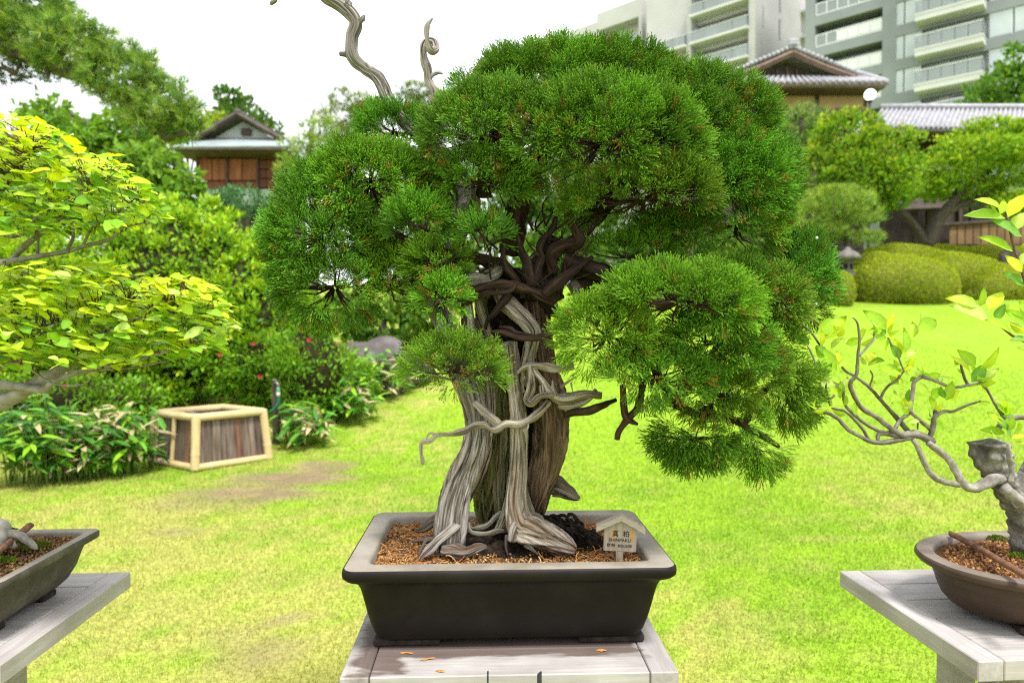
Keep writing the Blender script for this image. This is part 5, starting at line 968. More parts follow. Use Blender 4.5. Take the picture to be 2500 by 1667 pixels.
for i in range(5):
    mb = MB(); f0, f1 = i / 5 + .012, (i + 1) / 5 - .012; pts = [bxp(.03, f0, .95), bxp(.97, f0, .95), bxp(.97, f1, .95), bxp(.03, f1, .95)]; V = pts + [p - np.array([0, 0, .02]) for p in pts]
    mb.add(V, None, [[0, 1, 2, 3], [7, 6, 5, 4], [0, 4, 5, 1], [1, 5, 6, 2], [2, 6, 7, 3], [3, 7, 4, 0]], (.16, .15, .15)); mb.build('lid_slat', M_oldplank, box)
mb = MB(); mb.tube([bxp(.22, .02, .99), bxp(.42, .98, .99)], [.007, .007], n=6); mb.build('lid_rod', mat_plain('grey_rod', (.28, .28, .28), .5), box)
# ---- tap post and hose
tp = G(672, 1085); tap = empty('garden_tap', tp, 'wooden tap post with tap and green hose beside the box', 'tap')
k = tp[1] / F_PX; M_hose = mat_plain('green_hose', (.01, .16, .075), .45); M_tapm = mat_plain('tap_metal', (.16, .16, .15), .4, .5, .6); M_conn = mat_plain('hose_connector', (.12, .27, .16), .5); M_connw = mat_plain('connector_ring', (.55, .53, .45), .5)
mb = MB(); mb.box(tp + np.array([0, .05, 75 * k * 1.0]), (.09, .09, 150 * k), .2, bev=.008, col=(.6, .55, .5)); mb.build('post', M_oldplank, tap)
hp = P(679, 958, tp[1] - .05)
mb = MB(); mb.tube([hp + np.array([-.06, .08, .12]), hp + np.array([-.04, .02, .125]), hp + np.array([0, 0, .10]), hp + np.array([0, 0, .06])], [.018, .02, .018, .016], n=10, seg=12); mb.box(hp + np.array([-.045, 0, .155]), (.06, .014, .014), .4, bev=.004); mb.build('faucet', M_tapm, tap, smooth=True)
mb = MB(); mb.tube([hp + np.array([0, 0, .065]), hp + np.array([0, 0, .02]), hp], [.019, .023, .021], n=12, seg=6); mb.build('connector', M_conn, tap, smooth=True)
mb = MB(); mb.tube([hp, hp - np.array([0, 0, .045])], [.024, .022], n=12); mb.build('connector_ring', M_connw, tap, smooth=True)
mb = MB(); mb.tube([hp - np.array([0, 0, .04]), hp + np.array([0, 0, -.12]), hp + np.array([-.05, 0, -.20]), hp + np.array([-.13, .02, -.25]), hp + np.array([-.25, .25, -.30]), hp + np.array([-.25, .3, -.60])], [.015] * 6, n=10, seg=24); mb.build('hose', M_hose, tap, smooth=True)
# ---- rock, litter of fallen leaves
M_rock = mat_noise('purple_grey_rock', (.055, .045, .045), (.105, .088, .088), scale=3, rough=.8, bump=.6, bscale=9, c3=(.19, .17, .17), bdist=.05)
M_stone = mat_noise('granite', (.075, .07, .062), (.14, .13, .118), scale=5, rough=.9, bump=.5, bscale=40, c3=(.21, .195, .18), bdist=.02)
def rock(label, c, r, seed, flat=1.0):
    mb = MB(); rings = []
    for p in np.linspace(.08, math.pi - .08, 15):
        ring = []
        for a in np.arange(24) * 2 * math.pi / 24:
            d = np.array([math.sin(p) * math.cos(a), math.sin(p) * math.sin(a), math.cos(p)]); f = 1 + .16 * math.sin(2.3 * d[0] * 2 + seed) * math.sin(3 * d[1] + seed * 2) + .08 * math.sin(7 * d[0] + 5 * d[2] + seed) ; dd = d.copy(); dd[2] = np.sign(d[2]) * abs(d[2]) ** flat; ring.append(c + r * dd * f)
        rings.append(ring[::-1])
    mb.loft(rings, cap0=True, cap1=True); return tag(mb.build('boulder', M_rock, smooth=True), label, 'boulder')
rc = P(925, 905, 11.3); rock('broad flat purple grey boulder behind the bamboo grass', rc, np.array([.85, .75, .50]), 1.3, .7)
rock('small upright brown boulder among the clipped azaleas', P(2462, 655, 23.5), np.array([.42, .4, .62]), 3.1)
# ---- left pine limb reaching over
PIN = [(.18, .33, .05), (.24, .38, .055), (.11, .23, .05), (.31, .42, .08)]
pb = [pxblob(-60, 45, 6.6, 120, 70, .8), pxblob(60, 85, 6.6, 120, 68, .8), pxblob(185, 125, 6.5, 115, 78, .8), pxblob(300, 190, 6.5, 105, 82, .8), pxblob(395, 260, 6.5, 90, 85, .8), pxblob(442, 300, 6.6, 60, 46, .8), pxblob(60, 20, 6.8, 130, 60, .8)]
pine = empty('pine_tree', (-6.0, 6.9, float(ground_z(-6, 6.9))), 'old pine with a long limb of needles arching in above the beech', 'tree')
trunk_part(pine, [(np.array([-6, 6.9, 0.0]), .26), (np.array([-5.8, 6.8, 2.0]), .22), (P(-260, 120, 6.7), .17), (P(-120, 90, 6.65), .12), (P(0, 112, 6.6), .095), (P(130, 160, 6.55), .08), (P(240, 205, 6.5), .065), (P(330, 262, 6.5), .05), (P(410, 340, 6.5), .035)], n=14)
for (x0, y0, x1, y1) in ((240, 205, 300, 150), (330, 262, 420, 220), (130, 160, 200, 90), (0, 112, 60, 50), (410, 340, 470, 330), (330, 262, 380, 330), (380, 300, 450, 280), (60, 130, 40, 180), (40, 180, -20, 170), (110, 155, 120, 190)): trunk_part(pine, [(P(x0, y0, 6.55), .035), (P((x0 + x1) / 2, (y0 + y1) / 2 - 8, 6.5), .022), (P(x1, y1, 6.5), .012)], n=6, name='limb')
crown('needles', pine, pb, 620, .13, PIN, mat=M_pine, protos=TUFT, up=.25, lump=.14, shell=(.45, 1.03), cull=False, clump=.24)
crown('needles', pine, [pxblob(20, 175, 6.6, 70, 22), pxblob(110, 190, 6.6, 35, 14)], 320, .12, [(.05, .10, .035), (.08, .14, .04)], mat=M_pine, protos=TUFT, up=.2, cull=False)
# ---- background trees, left and centre
MIDG = [(.13, .29, .03), (.18, .35, .04), (.09, .22, .03), (.24, .40, .04)]
simple_tree('weeping_tree', 'feathery drooping green tree between the pine limb and the pavilion', 'tree', [pxblob(330, 330, 13, 110, 70), pxblob(200, 330, 13, 110, 55), pxblob(380, 415, 12.5, 66, 60), pxblob(330, 420, 12.5, 130, 60), pxblob(250, 390, 12.8, 110, 70), pxblob(468, 440, 12.3, 42, 32), pxblob(110, 270, 13.2, 65, 30), pxblob(60, 420, 13, 120, 90), pxblob(330, 490, 12.6, 190, 75), pxblob(120, 500, 12.6, 170, 80)], 165, .17, MIDG, up=.0, droop=.35, lump=.25, top=[(.2, .33, .03), (.16, .30, .04)], tr=.12)
simple_tree('young_maple', 'bright yellow green small tree leaning at the pavilion roof', 'tree', [pxblob(455, 325, 23.5, 50, 38), pxblob(520, 305, 23.5, 36, 30), pxblob(425, 375, 23.5, 36, 30)], 170, .17, [(.30, .42, .03), (.38, .46, .03), (.22, .36, .03)], lump=.25, tr=.06)
simple_tree('far_broadleaf_tree', 'dark green tree rising behind the pavilion roof', 'tree', [pxblob(590, 300, 34, 70, 60), pxblob(560, 250, 34, 40, 35), pxblob(640, 320, 34, 45, 30)], 45, .30, [(.06, .15, .03), (.09, .19, .035), (.13, .22, .04)], lump=.3, tr=.2)
simple_tree('blue_green_shrub', 'rounded blue green shrub in front of the pavilion wall', 'shrub', [pxblob(592, 500, 12.5, 80, 48), pxblob(540, 510, 12.5, 50, 36), pxblob(645, 515, 12.5, 40, 35)], 420, .07, [(.10, .22, .10), (.14, .28, .13), (.07, .17, .08)], lump=.1, tr=.05)
def cloud_pine(label, Y, pads, tr=.14, pal=PIN, size=.26, dens=42, stem=None):
    bl = [pxblob(x, y, Y, rx, ry, .9) for x, y, rx, ry in pads]; xs_ = np.mean([p[0] for p in pads]) if stem is None else stem; c = P(xs_, pads[-1][1], Y); b = np.array([c[0], Y, float(ground_z(c[0], Y))]); t = empty('garden_pine', b, label, 'tree', 'cloud pruned garden pines')
    top = P(xs_, min(p[1] for p in pads) + 5, Y); trunk_part(t, [(b, tr * 1.3), (b * .5 + top * .5 + np.array([.15, 0, 0]), tr), (top, tr * .4)])
    for c_, r in bl: trunk_part(t, [(np.array([top[0], Y, max(c_[2] - r[2] * 1.6, b[2] + .2)]), tr * .5), (c_ - np.array([0, 0, r[2] * .6]), tr * .35), (c_, tr * .15)], n=6, name='limb')
    crown('needles', t, bl, dens, size, pal, mat=M_pine, protos=TUFT, up=.9, lump=.12, shell=(.5, 1.0), top=[(.34, .46, .06), (.42, .50, .07)], cull=False, clump=.26); return t
cloud_pine('cloud pruned pine with tiered pads right of the pavilion', 20, [(780, 312, 48, 24), (750, 355, 62, 26), (800, 365, 60, 28), (730, 395, 50, 28), (700, 425, 36, 30), (790, 420, 70, 40)], dens=70, size=.20)
cloud_pine('taller pine behind the bleached branch', 30, [(860, 250, 62, 30), (840, 290, 80, 30), (905, 280, 50, 35), (860, 335, 90, 35)], pal=[(.13, .19, .045), (.18, .23, .05), (.09, .14, .04)], dens=34, size=.30)
cloud_pine('dark pine top showing beside the curled silver branch', 30, [(1022, 225, 55, 26), (990, 250, 40, 22), (1050, 255, 50, 26), (1030, 300, 70, 40)], pal=[(.06, .12, .03), (.09, .16, .035), (.045, .09, .03)], dens=40, size=.28)
EVG = [(.06, .16, .025), (.09, .21, .025), (.04, .11, .02), (.13, .25, .03)]
for i, (lab, bl) in enumerate((('evergreen bush glimpsed under the left foliage pad behind the boulder', [pxblob(930, 790, 13.2, 110, 62), pxblob(1040, 770, 13.5, 100, 80), pxblob(850, 770, 13.2, 80, 80)]), ('evergreen tree seen through the heart of the juniper', [pxblob(1210, 620, 19, 190, 120), pxblob(1380, 580, 20, 170, 110), pxblob(1050, 600, 20, 150, 130), pxblob(1160, 490, 19.5, 150, 90), pxblob(1010, 470, 20.5, 110, 80), pxblob(1330, 470, 20, 160, 90)]),
                          ('rounded evergreen bush behind the right foliage pads', [pxblob(1640, 640, 19, 190, 110), pxblob(1850, 620, 20, 120, 110), pxblob(1480, 650, 19.5, 130, 90)]))):
    simple_tree('evergreen_bush' if i != 1 else 'evergreen_tree', lab, 'bush' if i != 1 else 'tree', bl, 130, .17, EVG, lump=.18, top=[(.17, .30, .03), (.22, .34, .04)])
# ---- right: garden trees
simple_tree('broadleaf_tree', 'bushy round green tree in front of the teahouse', 'tree', [pxblob(2090, 430, 21, 130, 90), pxblob(2070, 320, 21.3, 95, 52), pxblob(2140, 380, 20.7, 105, 70), pxblob(2000, 420, 21.3, 85, 80), pxblob(2180, 450, 20.6, 80, 70), pxblob(2080, 500, 20.8, 110, 55)], 150, .15, [(.15, .31, .02), (.22, .40, .02), (.10, .23, .02)], lump=.2, top=[(.36, .47, .03), (.30, .44, .03), (.42, .42, .06)], tr=.13)
mp_ = empty('maple_tree', P(2262, 603, 22.5), 'spreading maple with forked dark trunk and layered light leaves', 'tree'); Ym = float(mp_.location.y)
mbl = [pxblob(2390, 370, Ym - .6, 130, 40), pxblob(2460, 420, Ym, 110, 50), pxblob(2300, 420, Ym - .4, 90, 40), pxblob(2420, 320, Ym, 90, 30), pxblob(2250, 455, Ym - .3, 75, 30), pxblob(2480, 500, Ym - .8, 70, 45), pxblob(2350, 470, Ym + .5, 100, 30), pxblob(2530, 340, Ym, 80, 60)]
for pts in ([(2262, 600, .22), (2280, 560, .20), (2310, 510, .16), (2350, 470, .12), (2400, 430, .07), (2440, 390, .04)], [(2262, 598, .16), (2240, 560, .13), (2205, 520, .10), (2170, 490, .07), (2150, 460, .04)], [(2300, 525, .13), (2350, 500, .11), (2410, 475, .08), (2470, 440, .05)], [(2330, 490, .08), (2340, 440, .06), (2330, 400, .03)]): trunk_part(mp_, [(P(x, y, Ym), r) for x, y, r in pts], n=9)
crown('crown', mp_, mbl, 150, .15, [(.20, .38, .025), (.27, .44, .025), (.12, .27, .025)], lump=.28, top=[(.36, .50, .03), (.46, .54, .03)], up=.35, shell=(.35, 1.05))
cloud_pine('pale green pine between the juniper crown and the bushy tree', 23, [(1955, 290, 62, 30), (1920, 330, 40, 26), (2000, 320, 45, 26), (1985, 350, 50, 22)], pal=[(.16, .30, .09), (.11, .22, .07), (.22, .34, .10)], dens=60, size=.24, stem=1962)
cloud_pine('low dome pine with grey inner branches above the stone lantern', 19, [(2035, 492, 98, 34), (2095, 530, 68, 26), (1965, 540, 62, 44), (1940, 585, 50, 40), (2105, 585, 48, 20), (2030, 570, 55, 22)], dens=140, size=.19, stem=2060, tr=.10)
simple_tree('street_tree', 'light green tree in front of the grey apartment block', 'tree', [pxblob(2450, 215, 34, 75, 60), pxblob(2490, 150, 34, 55, 45), pxblob(2395, 245, 34, 45, 30), pxblob(2500, 260, 34, 80, 50)], 42, .30, [(.12, .26, .03), (.17, .31, .04), (.08, .19, .03)], lump=.3, tr=.2)
shrub('leafy_bush', 'low green bush beneath the juniper beside the dome pine', 'bush', [pxblob(1930, 470, 20.5, 90, 60), pxblob(1900, 540, 20, 70, 60)], 150, .14, [(.13, .26, .02), (.18, .30, .025), (.09, .19, .02)], lump=.15)
# ---- clipped azaleas
M_azcore = mat_noise('azalea_core', (.09, .11, .02), (.15, .18, .03), scale=9, rough=.95, bump=.6, c3=(.22, .22, .05), spec=.05)
AZ = [(.26, .36, .03), (.34, .43, .035), (.19, .28, .03), (.34, .27, .06)]; AZT = [(.42, .52, .035), (.48, .55, .04), (.37, .48, .03)]
def azalea(label, blobs, dens=680, size=.064):
    return shrub('clipped_azalea', label, 'azalea', blobs, dens, size, AZ, group='clipped azalea mounds', core=.90, protos=DIA, cmat=M_azcore, top=AZT, lump=.03, shell=(.93, 1.01), up=.6, clump=0)
def azb(px, py, Y, rx, ry, rd): c, r = pxblob(px, py, Y, rx, ry, rd); return c, r
azalea('rounded azalea mound with reddish side right of the stone lantern', [azb(2196, 702, 18.8, 128, 76, .9), azb(2140, 686, 19.4, 78, 68, .9)])
azalea('long sloping azalea mound running up behind the reddish one', [azb(2190, 655, 21.6, 125, 56, .8), azb(2300, 690, 21.2, 145, 72, .8), azb(2410, 722, 20.8, 150, 74, .8), azb(2540, 745, 20.3, 150, 70, .8)])
azalea('small upright azalea at the foot of the stone lantern', [azb(2058, 712, 17.6, 26, 46, 1.0)])
azalea('level azalea hedge at the top of the bank below the fence', [azb(2300, 640, 24.5, 110, 40, .5), azb(2420, 645, 24.3, 120, 44, .5), azb(2540, 650, 24.0, 110, 50, .5)])
azalea('azalea mound half hidden behind the juniper by the lantern', [azb(1930, 690, 20, 110, 60, .7)])
# ---- stone lantern
LY = 18.3; lk = LY / F_PX; lc = P(2068, 743, LY); lan = empty('stone_lantern', (lc[0], LY, float(ground_z(lc[0], LY))), 'grey granite lantern with mushroom cap beside the azaleas', 'lantern')
def hexring(r, z, n=6, a0=.3): return [(lc[0] + r * math.cos(a0 + i * 2 * math.pi / n), LY + r * math.sin(a0 + i * 2 * math.pi / n), z) for i in range(n)]
zt = lambda py: float(P(2062, py, LY)[2])
mb = MB(); mb.loft([hexring(r * lk, zt(y), 20) for r, y in ((20, 637), (30, 632), (29, 626), (24, 619), (15, 613), (8, 610), (7, 606), (3, 603))], cap0=True, cap1=True); mb.build('cap', M_stone, lan, smooth=True)
mb = MB(); mb.loft([hexring(14 * lk, zt(y), 6) for y in (668, 636)], cap0=True, cap1=True); mb.build('fire_box', M_stone, lan)
M_dark_panel = mat_plain('opening_shade', (.01, .01, .01), .9)  # black panels on the fire box: shade of its openings put into the colour
for i in range(6):
    a = .3 + (i + .5) * math.pi / 3; c = np.array([lc[0] + 12.3 * lk * math.cos(a), LY + 12.3 * lk * math.sin(a), zt(651)]); mb = MB(); mb.box(c, (.012, 9 * lk, 14 * lk), a); mb.build('dark_window_panel', M_dark_panel, lan)
mb = MB(); mb.loft([hexring(r * lk, z, 16) for r, z in ((15, float(ground_z(lc[0], LY)) - .1), (14, zt(735)), (10, zt(725)), (9.5, zt(700)), (11, zt(680)), (18, zt(674)), (18, zt(669)))], cap0=True, cap1=True); mb.build('post', M_stone, lan, smooth=True)
# ================================================================ buildings
M_white = mat_noise('white_plaster', (.36, .40, .42), (.46, .50, .52), scale=2, rough=.8, bump=0)
M_darkwood = mat_noise('dark_timber', (.035, .026, .022), (.07, .052, .044), scale=4, rough=.7, bump=.2, c3=(.10, .078, .066))
M_redwood = mat_noise('red_brown_board', (.11, .035, .016), (.19, .062, .026), scale=1, rough=.6, bump=.2, stretch=(9, 9, 1.5), c3=(.26, .095, .04), use_col=True)
M_copper = mat_noise('verdigris_sheet', (.20, .24, .25), (.27, .32, .33), scale=1.2, rough=.5, bump=0, c3=(.33, .38, .39))
M_tile = mat_noise('grey_roof_tile', (.20, .20, .225), (.31, .31, .34), scale=4, rough=.5, bump=.2, c3=(.42, .42, .45))
M_darktile = mat_noise('dark_roof_tile', (.05, .045, .045), (.085, .078, .078), scale=4, rough=.6, bump=.2, c3=(.13, .12, .12))
M_ochre = mat_noise('ochre_plaster', (.44, .31, .13), (.50, .36, .16), scale=2, rough=.85, bump=.1, c3=(.54, .40, .19))
M_timber = mat_noise('brown_timber', (.11, .07, .055), (.17, .115, .09), scale=3, rough=.7, bump=.2, c3=(.22, .155, .125))
# ---- pavilion on the left
YV = 22.0; kv = YV / F_PX
def V_(px, py, dy=0.0): return P(px, py, YV + dy)
gzv = float(ground_z(-9, YV)); pav = empty('pavilion', (V_(580, 400)[0], YV, gzv), 'small brown timber pavilion with pale green hipped roof and white gable', 'building')
def vbox(name, x0, y0, x1, y1, d0, d1, mat, col=(1, 1, 1), par=None, bev=.01):
    a, b = V_(x0, y1, d0), V_(x1, y0, d0); mb = MB(); mb.box(((a[0] + b[0]) / 2, YV + (d0 + d1) / 2, (a[2] + b[2]) / 2), (b[0] - a[0], d1 - d0, b[2] - a[2]), 0, col=col, bev=bev); return mb.build(name, mat, par or pav)
mb = MB(); a = V_(482, 366); b = V_(674, 470); mb.box(((a[0] + b[0]) / 2, YV + 1.9, (a[2] + gzv) / 2 - .2), (b[0] - a[0], 2.6, a[2] - gzv + .4), 0); mb.build('wall_core', M_darkwood, pav)
vbox('foundation', 478, 462, 676, 500, .5, .62, M_white)
for i in range(4): vbox('wall_panel', 482 + i * 36.5, 388, 482 + (i + 1) * 36.5 - 2, 440, .48, .6, M_redwood, np.array([1, 1, 1]) * rng.uniform(1.1, 1.45))
for r in range(4):
    for c in range(2): vbox('wall_panel', 630 + c * 21, 368 + r * 23, 650 + c * 21, 389 + r * 23, .48, .6, M_redwood, np.array([.8, .8, .85]) * rng.uniform(.85, 1.1))
vbox('wall_board', 480, 443, 629, 462, .48, .6, M_redwood, (.75, .7, .7))
for i in range(4): vbox('shutter', 486 + i * 38, 369, 523 + i * 38, 384, .42, .55, mat_plain('grey_shutter', (.13, .125, .10), .7))
for x in (480, 553, 628, 672): vbox('post', x - 2, 364, x + 2, 470, .40, .62, M_darkwood)
def quad(name, pts, mat, parent, th=.06):
    pts = [np.asarray(p, float) for p in pts]; n = np.cross(pts[1] - pts[0], pts[2] - pts[0]); n /= np.linalg.norm(n); m = len(pts); V = pts + [p - n * th for p in pts]
    F3, F4 = [], []
    if m == 4: F4 += [[0, 1, 2, 3], [7, 6, 5, 4]]
    else: F3 += [[0, 1, 2], [5, 4, 3]]
    F4 += [[i, m + i, m + (i + 1) % m, (i + 1) % m] for i in range(m)]; mb = MB(); mb.add(V, F3, F4); return mb.build(name, mat, parent)
e0, e1 = V_(418, 358, -.5), V_(702, 356, -.5); r0, r1 = V_(488, 339, .6), V_(696, 338, .6); bk = 3.6
quad('eave_roof', [e0, e1, r1, r0], M_copper, pav); quad('eave_roof', [e1, e1 + [0, bk, 0], r1 + [0, bk - 2.2, 0], r1], M_copper, pav); quad('eave_roof', [e0 + [0, bk, 0], e0, r0, r0 + [0, bk - 2.2, 0]], M_copper, pav)
mb = MB(); mb.box((e0 + e1) / 2 + [0, .05, -.06], (e1[0] - e0[0], .06, .09), 0); mb.build('fascia', M_darkwood, pav)
quad('soffit', [e0 + [.05, .1, -.12], e0 + [.05, bk, -.12], e1 + [-.05, bk, -.12], e1 + [-.05, .1, -.12]], M_darkwood, pav)
ap = V_(589, 288, .55); g0, g1 = V_(494, 341, .55), V_(688, 341, .55)
quad('gable_wall', [g0 + [.25, .12, .02], g1 + [-.25, .12, .02], ap + [0, .12, -.1]], M_white, pav)
for g, s in ((g0, 1), (g1, -1)):
    a = g - [s * .1, .3, .02]; b = ap + [0, -.3, .08]; q = [a, b, b + [0, 2.2, 0], a + [0, 2.2, 0]]; quad('gable_roof', q if s < 0 else q[::-1], M_darktile, pav, .08); mb = MB(); mb.tube([a - [0, .03, .05], b - [0, .03, .05]], [.07, .07], n=4); mb.build('barge_board', M_darkwood, pav)
mb = MB(); mb.box((g0 + g1) / 2 + [0, -.03, -.02], (g1[0] - g0[0] + .2, .08, .09), 0); mb.build('gable_beam', M_darkwood, pav)
vbox('gable_vent', 588, 313, 611, 330, .56, .64, M_darkwood)
mb = MB(); mb.tube([ap + [0, -.35, .12], ap + [0, 2, .12]], [.09, .09], n=8); mb.build('ridge', M_darktile, pav)
# ---- teahouse with hip-and-gable tile roof
YT = 27.0
def T_(px, py, dy=0.0): return P(px, py, YT + dy)
gzt = float(ground_z(11, YT)); tea = empty('teahouse', (T_(1926, 300)[0], YT + 2, gzt), 'ochre walled teahouse with grey tiled hip-and-gable roof', 'building')
def tbox(name, x0, y0, x1, y1, d0, d1, mat, col=(1, 1, 1), bev=.01):
    a, b = T_(x0, y1, d0), T_(x1, y0, d0); mb = MB(); mb.box(((a[0] + b[0]) / 2, YT + (d0 + d1) / 2, (a[2] + b[2]) / 2), (b[0] - a[0], d1 - d0, b[2] - a[2]), 0, col=col, bev=bev); return mb.build(name, mat, tea)
a, b = T_(1740, 216), T_(2112, 268); mb = MB(); mb.box(((a[0] + b[0]) / 2, YT + 2.7, (a[2] + gzt) / 2), (b[0] - a[0], 3.6, a[2] - gzt), 0); mb.build('wall_core', M_darkwood, tea)
for x0, x1 in ((1740, 1862), (1876, 1990), (2000, 2112)): tbox('wall_panel', x0, 214, x1, 264, .8, .9, M_ochre)
for x in (1869, 1995, 2114, 1738): tbox('post', x - 4, 210, x + 4, 300, .76, .92, M_darkwood)
tbox('lintel', 1730, 264, 2125, 272, .55, .92, M_timber); tbox('sill_roof', 1725, 272, 2150, 277, .1, .9, M_darkwood)
E0, E1 = T_(1690, 203, -.3), T_(2172, 203, -.3); Q0, Q1 = T_(1765, 188, 1.0), T_(2092, 188, 1.0)
quad('eave_roof', [E0, E1, Q1, Q0], M_tile, tea, .10); quad('eave_roof', [E1, E1 + [0, 6, 0], Q1 + [0, 3.4, 0], Q1], M_tile, tea, .10); quad('eave_roof', [E0 + [0, 6, 0], E0, Q0, Q0 + [0, 3.4, 0]], M_tile, tea, .10)
quad('soffit', [E0 + [.1, .1, -.14], E0 + [.1, 6, -.14], E1 + [-.1, 6, -.14], E1 + [-.1, .1, -.14]], M_timber, tea)
tbox('fascia', 1690, 202, 2170, 207, -.3, -.2, M_timber)
AP_ = T_(1926, 134, .9); G0, G1 = T_(1790, 189, .9), T_(2066, 189, .9)
quad('gable_wall', [G0 + [.3, .35, 0], G1 + [-.3, .35, 0], AP_ + [0, .35, -.2]], M_darkwood, tea)
for i in range(9):
    f = (i + .5) / 9; x = G0[0] + .5 + (G1[0] - G0[0] - 1.0) * f; h = (1 - abs(2 * f - 1)) * (AP_[2] - G0[2] - .45); mb = MB(); mb.box((x, YT + 1.2, G0[2] + h / 2 + .06), (.05, .05, h + .05), 0); mb.build('gable_batten', M_timber, tea)
for g, s in ((G0, 1), (G1, -1)):
    a = g - [s * .35, .3, .05]; b = AP_ + [0, -.3, .12]; m_ = (a + b) / 2 - [0, 0, .06]; q = [a, b, b + [0, 4.2, 0], a + [0, 4.2, 0]]; quad('gable_roof', q if s < 0 else q[::-1], M_tile, tea, .12)
    mb = MB(); mb.tube([a + [0, -.05, -.14], m_ + [0, -.05, -.16], b + [0, -.05, -.18]], [.13, .13, .13], n=4, seg=8); mb.build('barge_board', M_timber, tea)
    for i in range(15):
        f = (i + .5) / 15; c = a * (1 - f) + b * f; mb = MB(); mb.tube([c + [0, -.12, .06], c + [0, .35, .06]], [.085, .085], n=8); mb.build('verge_tile', M_tile, tea, smooth=True)
for i in range(30):
    f = (i + .5) / 30; c = E0 * (1 - f) + E1 * f; d = Q0 * (1 - f) + Q1 * f; mb = MB(); mb.tube([c + [0, -.03, .03], d + [0, 0, .04]], [.075, .06], n=8); mb.build('eave_tile', M_tile, tea, smooth=True)
for q_, e_ in ((Q0, E0), (Q1, E1)): mb = MB(); mb.tube([e_ + [0, .2, .12], q_ + [0, 0, .16]], [.12, .12], n=8); mb.build('hip_ridge', M_tile, tea, smooth=True)
mb = MB(); mb.tube([AP_ + [0, -.35, .2], AP_ + [0, 4, .2]], [.16, .16], n=8); mb.build('ridge', M_tile, tea, smooth=True); mb = MB(); mb.box(AP_ + [0, -.4, .32], (.42, .16, .3), 0, bev=.06); mb.build('ridge_end_tile', M_tile, tea)
# ---- roofed corridor on the right
YC = 25.0
def C_(px, py, dy=0.0): return P(px, py, YC + dy)
cor = empty('roofed_corridor', (C_(2380, 400)[0], YC + 1, float(ground_z(17, YC))), 'long tiled corridor roof with pale screens below, right of the teahouse', 'building')
c0, c1, d0, d1 = C_(2120, 312, -.4), C_(2680, 318, -.4), C_(2150, 268, 1.6), C_(2680, 268, 1.6)
quad('roof', [c0, c1, d1, d0], M_tile, cor, .10)
for i in range(46):
    f = (i + .5) / 46; a = c0 * (1 - f) + c1 * f; b = d0 * (1 - f) + d1 * f; mb = MB(); mb.tube([a + [0, -.03, .035], b + [0, 0, .035]], [.055, .055], n=7); mb.build('roof_tile_row', M_tile, cor, smooth=True)
mb = MB(); mb.tube([d0 + [0, 0, .1], d1 + [0, 0, .1]], [.13, .13], n=8); mb.build('ridge', M_tile, cor, smooth=True)
def cbox(name, x0, y0, x1, y1, a0, a1, mat, bev=.01):
    a, b = C_(x0, y1, a0), C_(x1, y0, a0); mb = MB(); mb.box(((a[0] + b[0]) / 2, YC + (a0 + a1) / 2, (a[2] + b[2]) / 2), (b[0] - a[0], a1 - a0, b[2] - a[2]), 0, bev=bev); return mb.build(name, mat, cor)
cbox('beam', 2150, 315, 2680, 326, -.25, -.1, M_timber); cbox('beam', 2150, 330, 2680, 338, .1, .3, M_timber); cbox('back_wall', 2150, 326, 2680, 600, 1.3, 1.4, M_darkwood)
M_screen = mat_plain('paper_screen', (.62, .68, .72), .7)
for i in range(7): cbox('screen', 2170 + i * 70, 400, 2232 + i * 70, 470, .9, .96, M_screen)
for i in range(8): cbox('post', 2160 + i * 70, 338, 2167 + i * 70, 610, .2, .36, M_darkwood)
# ---- brown fence and gate roof under the trees
YF = 26.0; 
def F_(px, py, dy=0.0): return P(px, py, YF + dy)
fen = empty('board_fence', (F_(2370, 600)[0], YF - 1.2, float(ground_z(17, YF))), 'low brown board fence behind the azalea hedge', 'fence')
M_fence = mat_noise('fence_board', (.13, .075, .035), (.20, .12, .06), scale=2, rough=.8, bump=.2, c3=(.26, .17, .09), use_col=True)
for i in range(12):
    x0 = 2268 + i * 18.5; top = 556 - 1.2 * i; a, b = F_(x0, 606), F_(x0 + 17, top); mb = MB(); k_ = rng.uniform(.8, 1.2); mb.box(((a[0] + b[0]) / 2, YF - 1.2, (a[2] + b[2]) / 2), (b[0] - a[0], .04, b[2] - a[2]), 0, col=(k_, k_, k_), bev=.006); mb.build('board', M_fence, fen)
mb = MB(); mb.tube([F_(2262, 552, -1.25), F_(2490, 536, -1.25)], [.06, .06], n=6); mb.build('top_rail', M_darkwood, fen)
gat = empty('garden_gate', (F_(2240, 600)[0], YF - 1, float(ground_z(15, YF))), 'dark timber gate with small board roof under the maple', 'gate')
for x in (2196, 2226, 2300): a, b = F_(x - 5, 612), F_(x + 5, 505); mb = MB(); mb.box(((a[0] + b[0]) / 2, YF - 1, (a[2] + b[2]) / 2), (b[0] - a[0], .15, b[2] - a[2]), 0, bev=.01); mb.build('post', M_darkwood, gat)
quad('gate_roof', [F_(2180, 512, -1.6), F_(2320, 506, -1.6), F_(2320, 482, -.6), F_(2180, 486, -.6)], M_darkwood, gat, .08)
a, b = F_(2228, 600), F_(2298, 520); mb = MB(); mb.box(((a[0] + b[0]) / 2, YF - .9, (a[2] + b[2]) / 2), (b[0] - a[0], .05, b[2] - a[2]), 0); mb.build('gate_leaf', M_darkwood, gat)
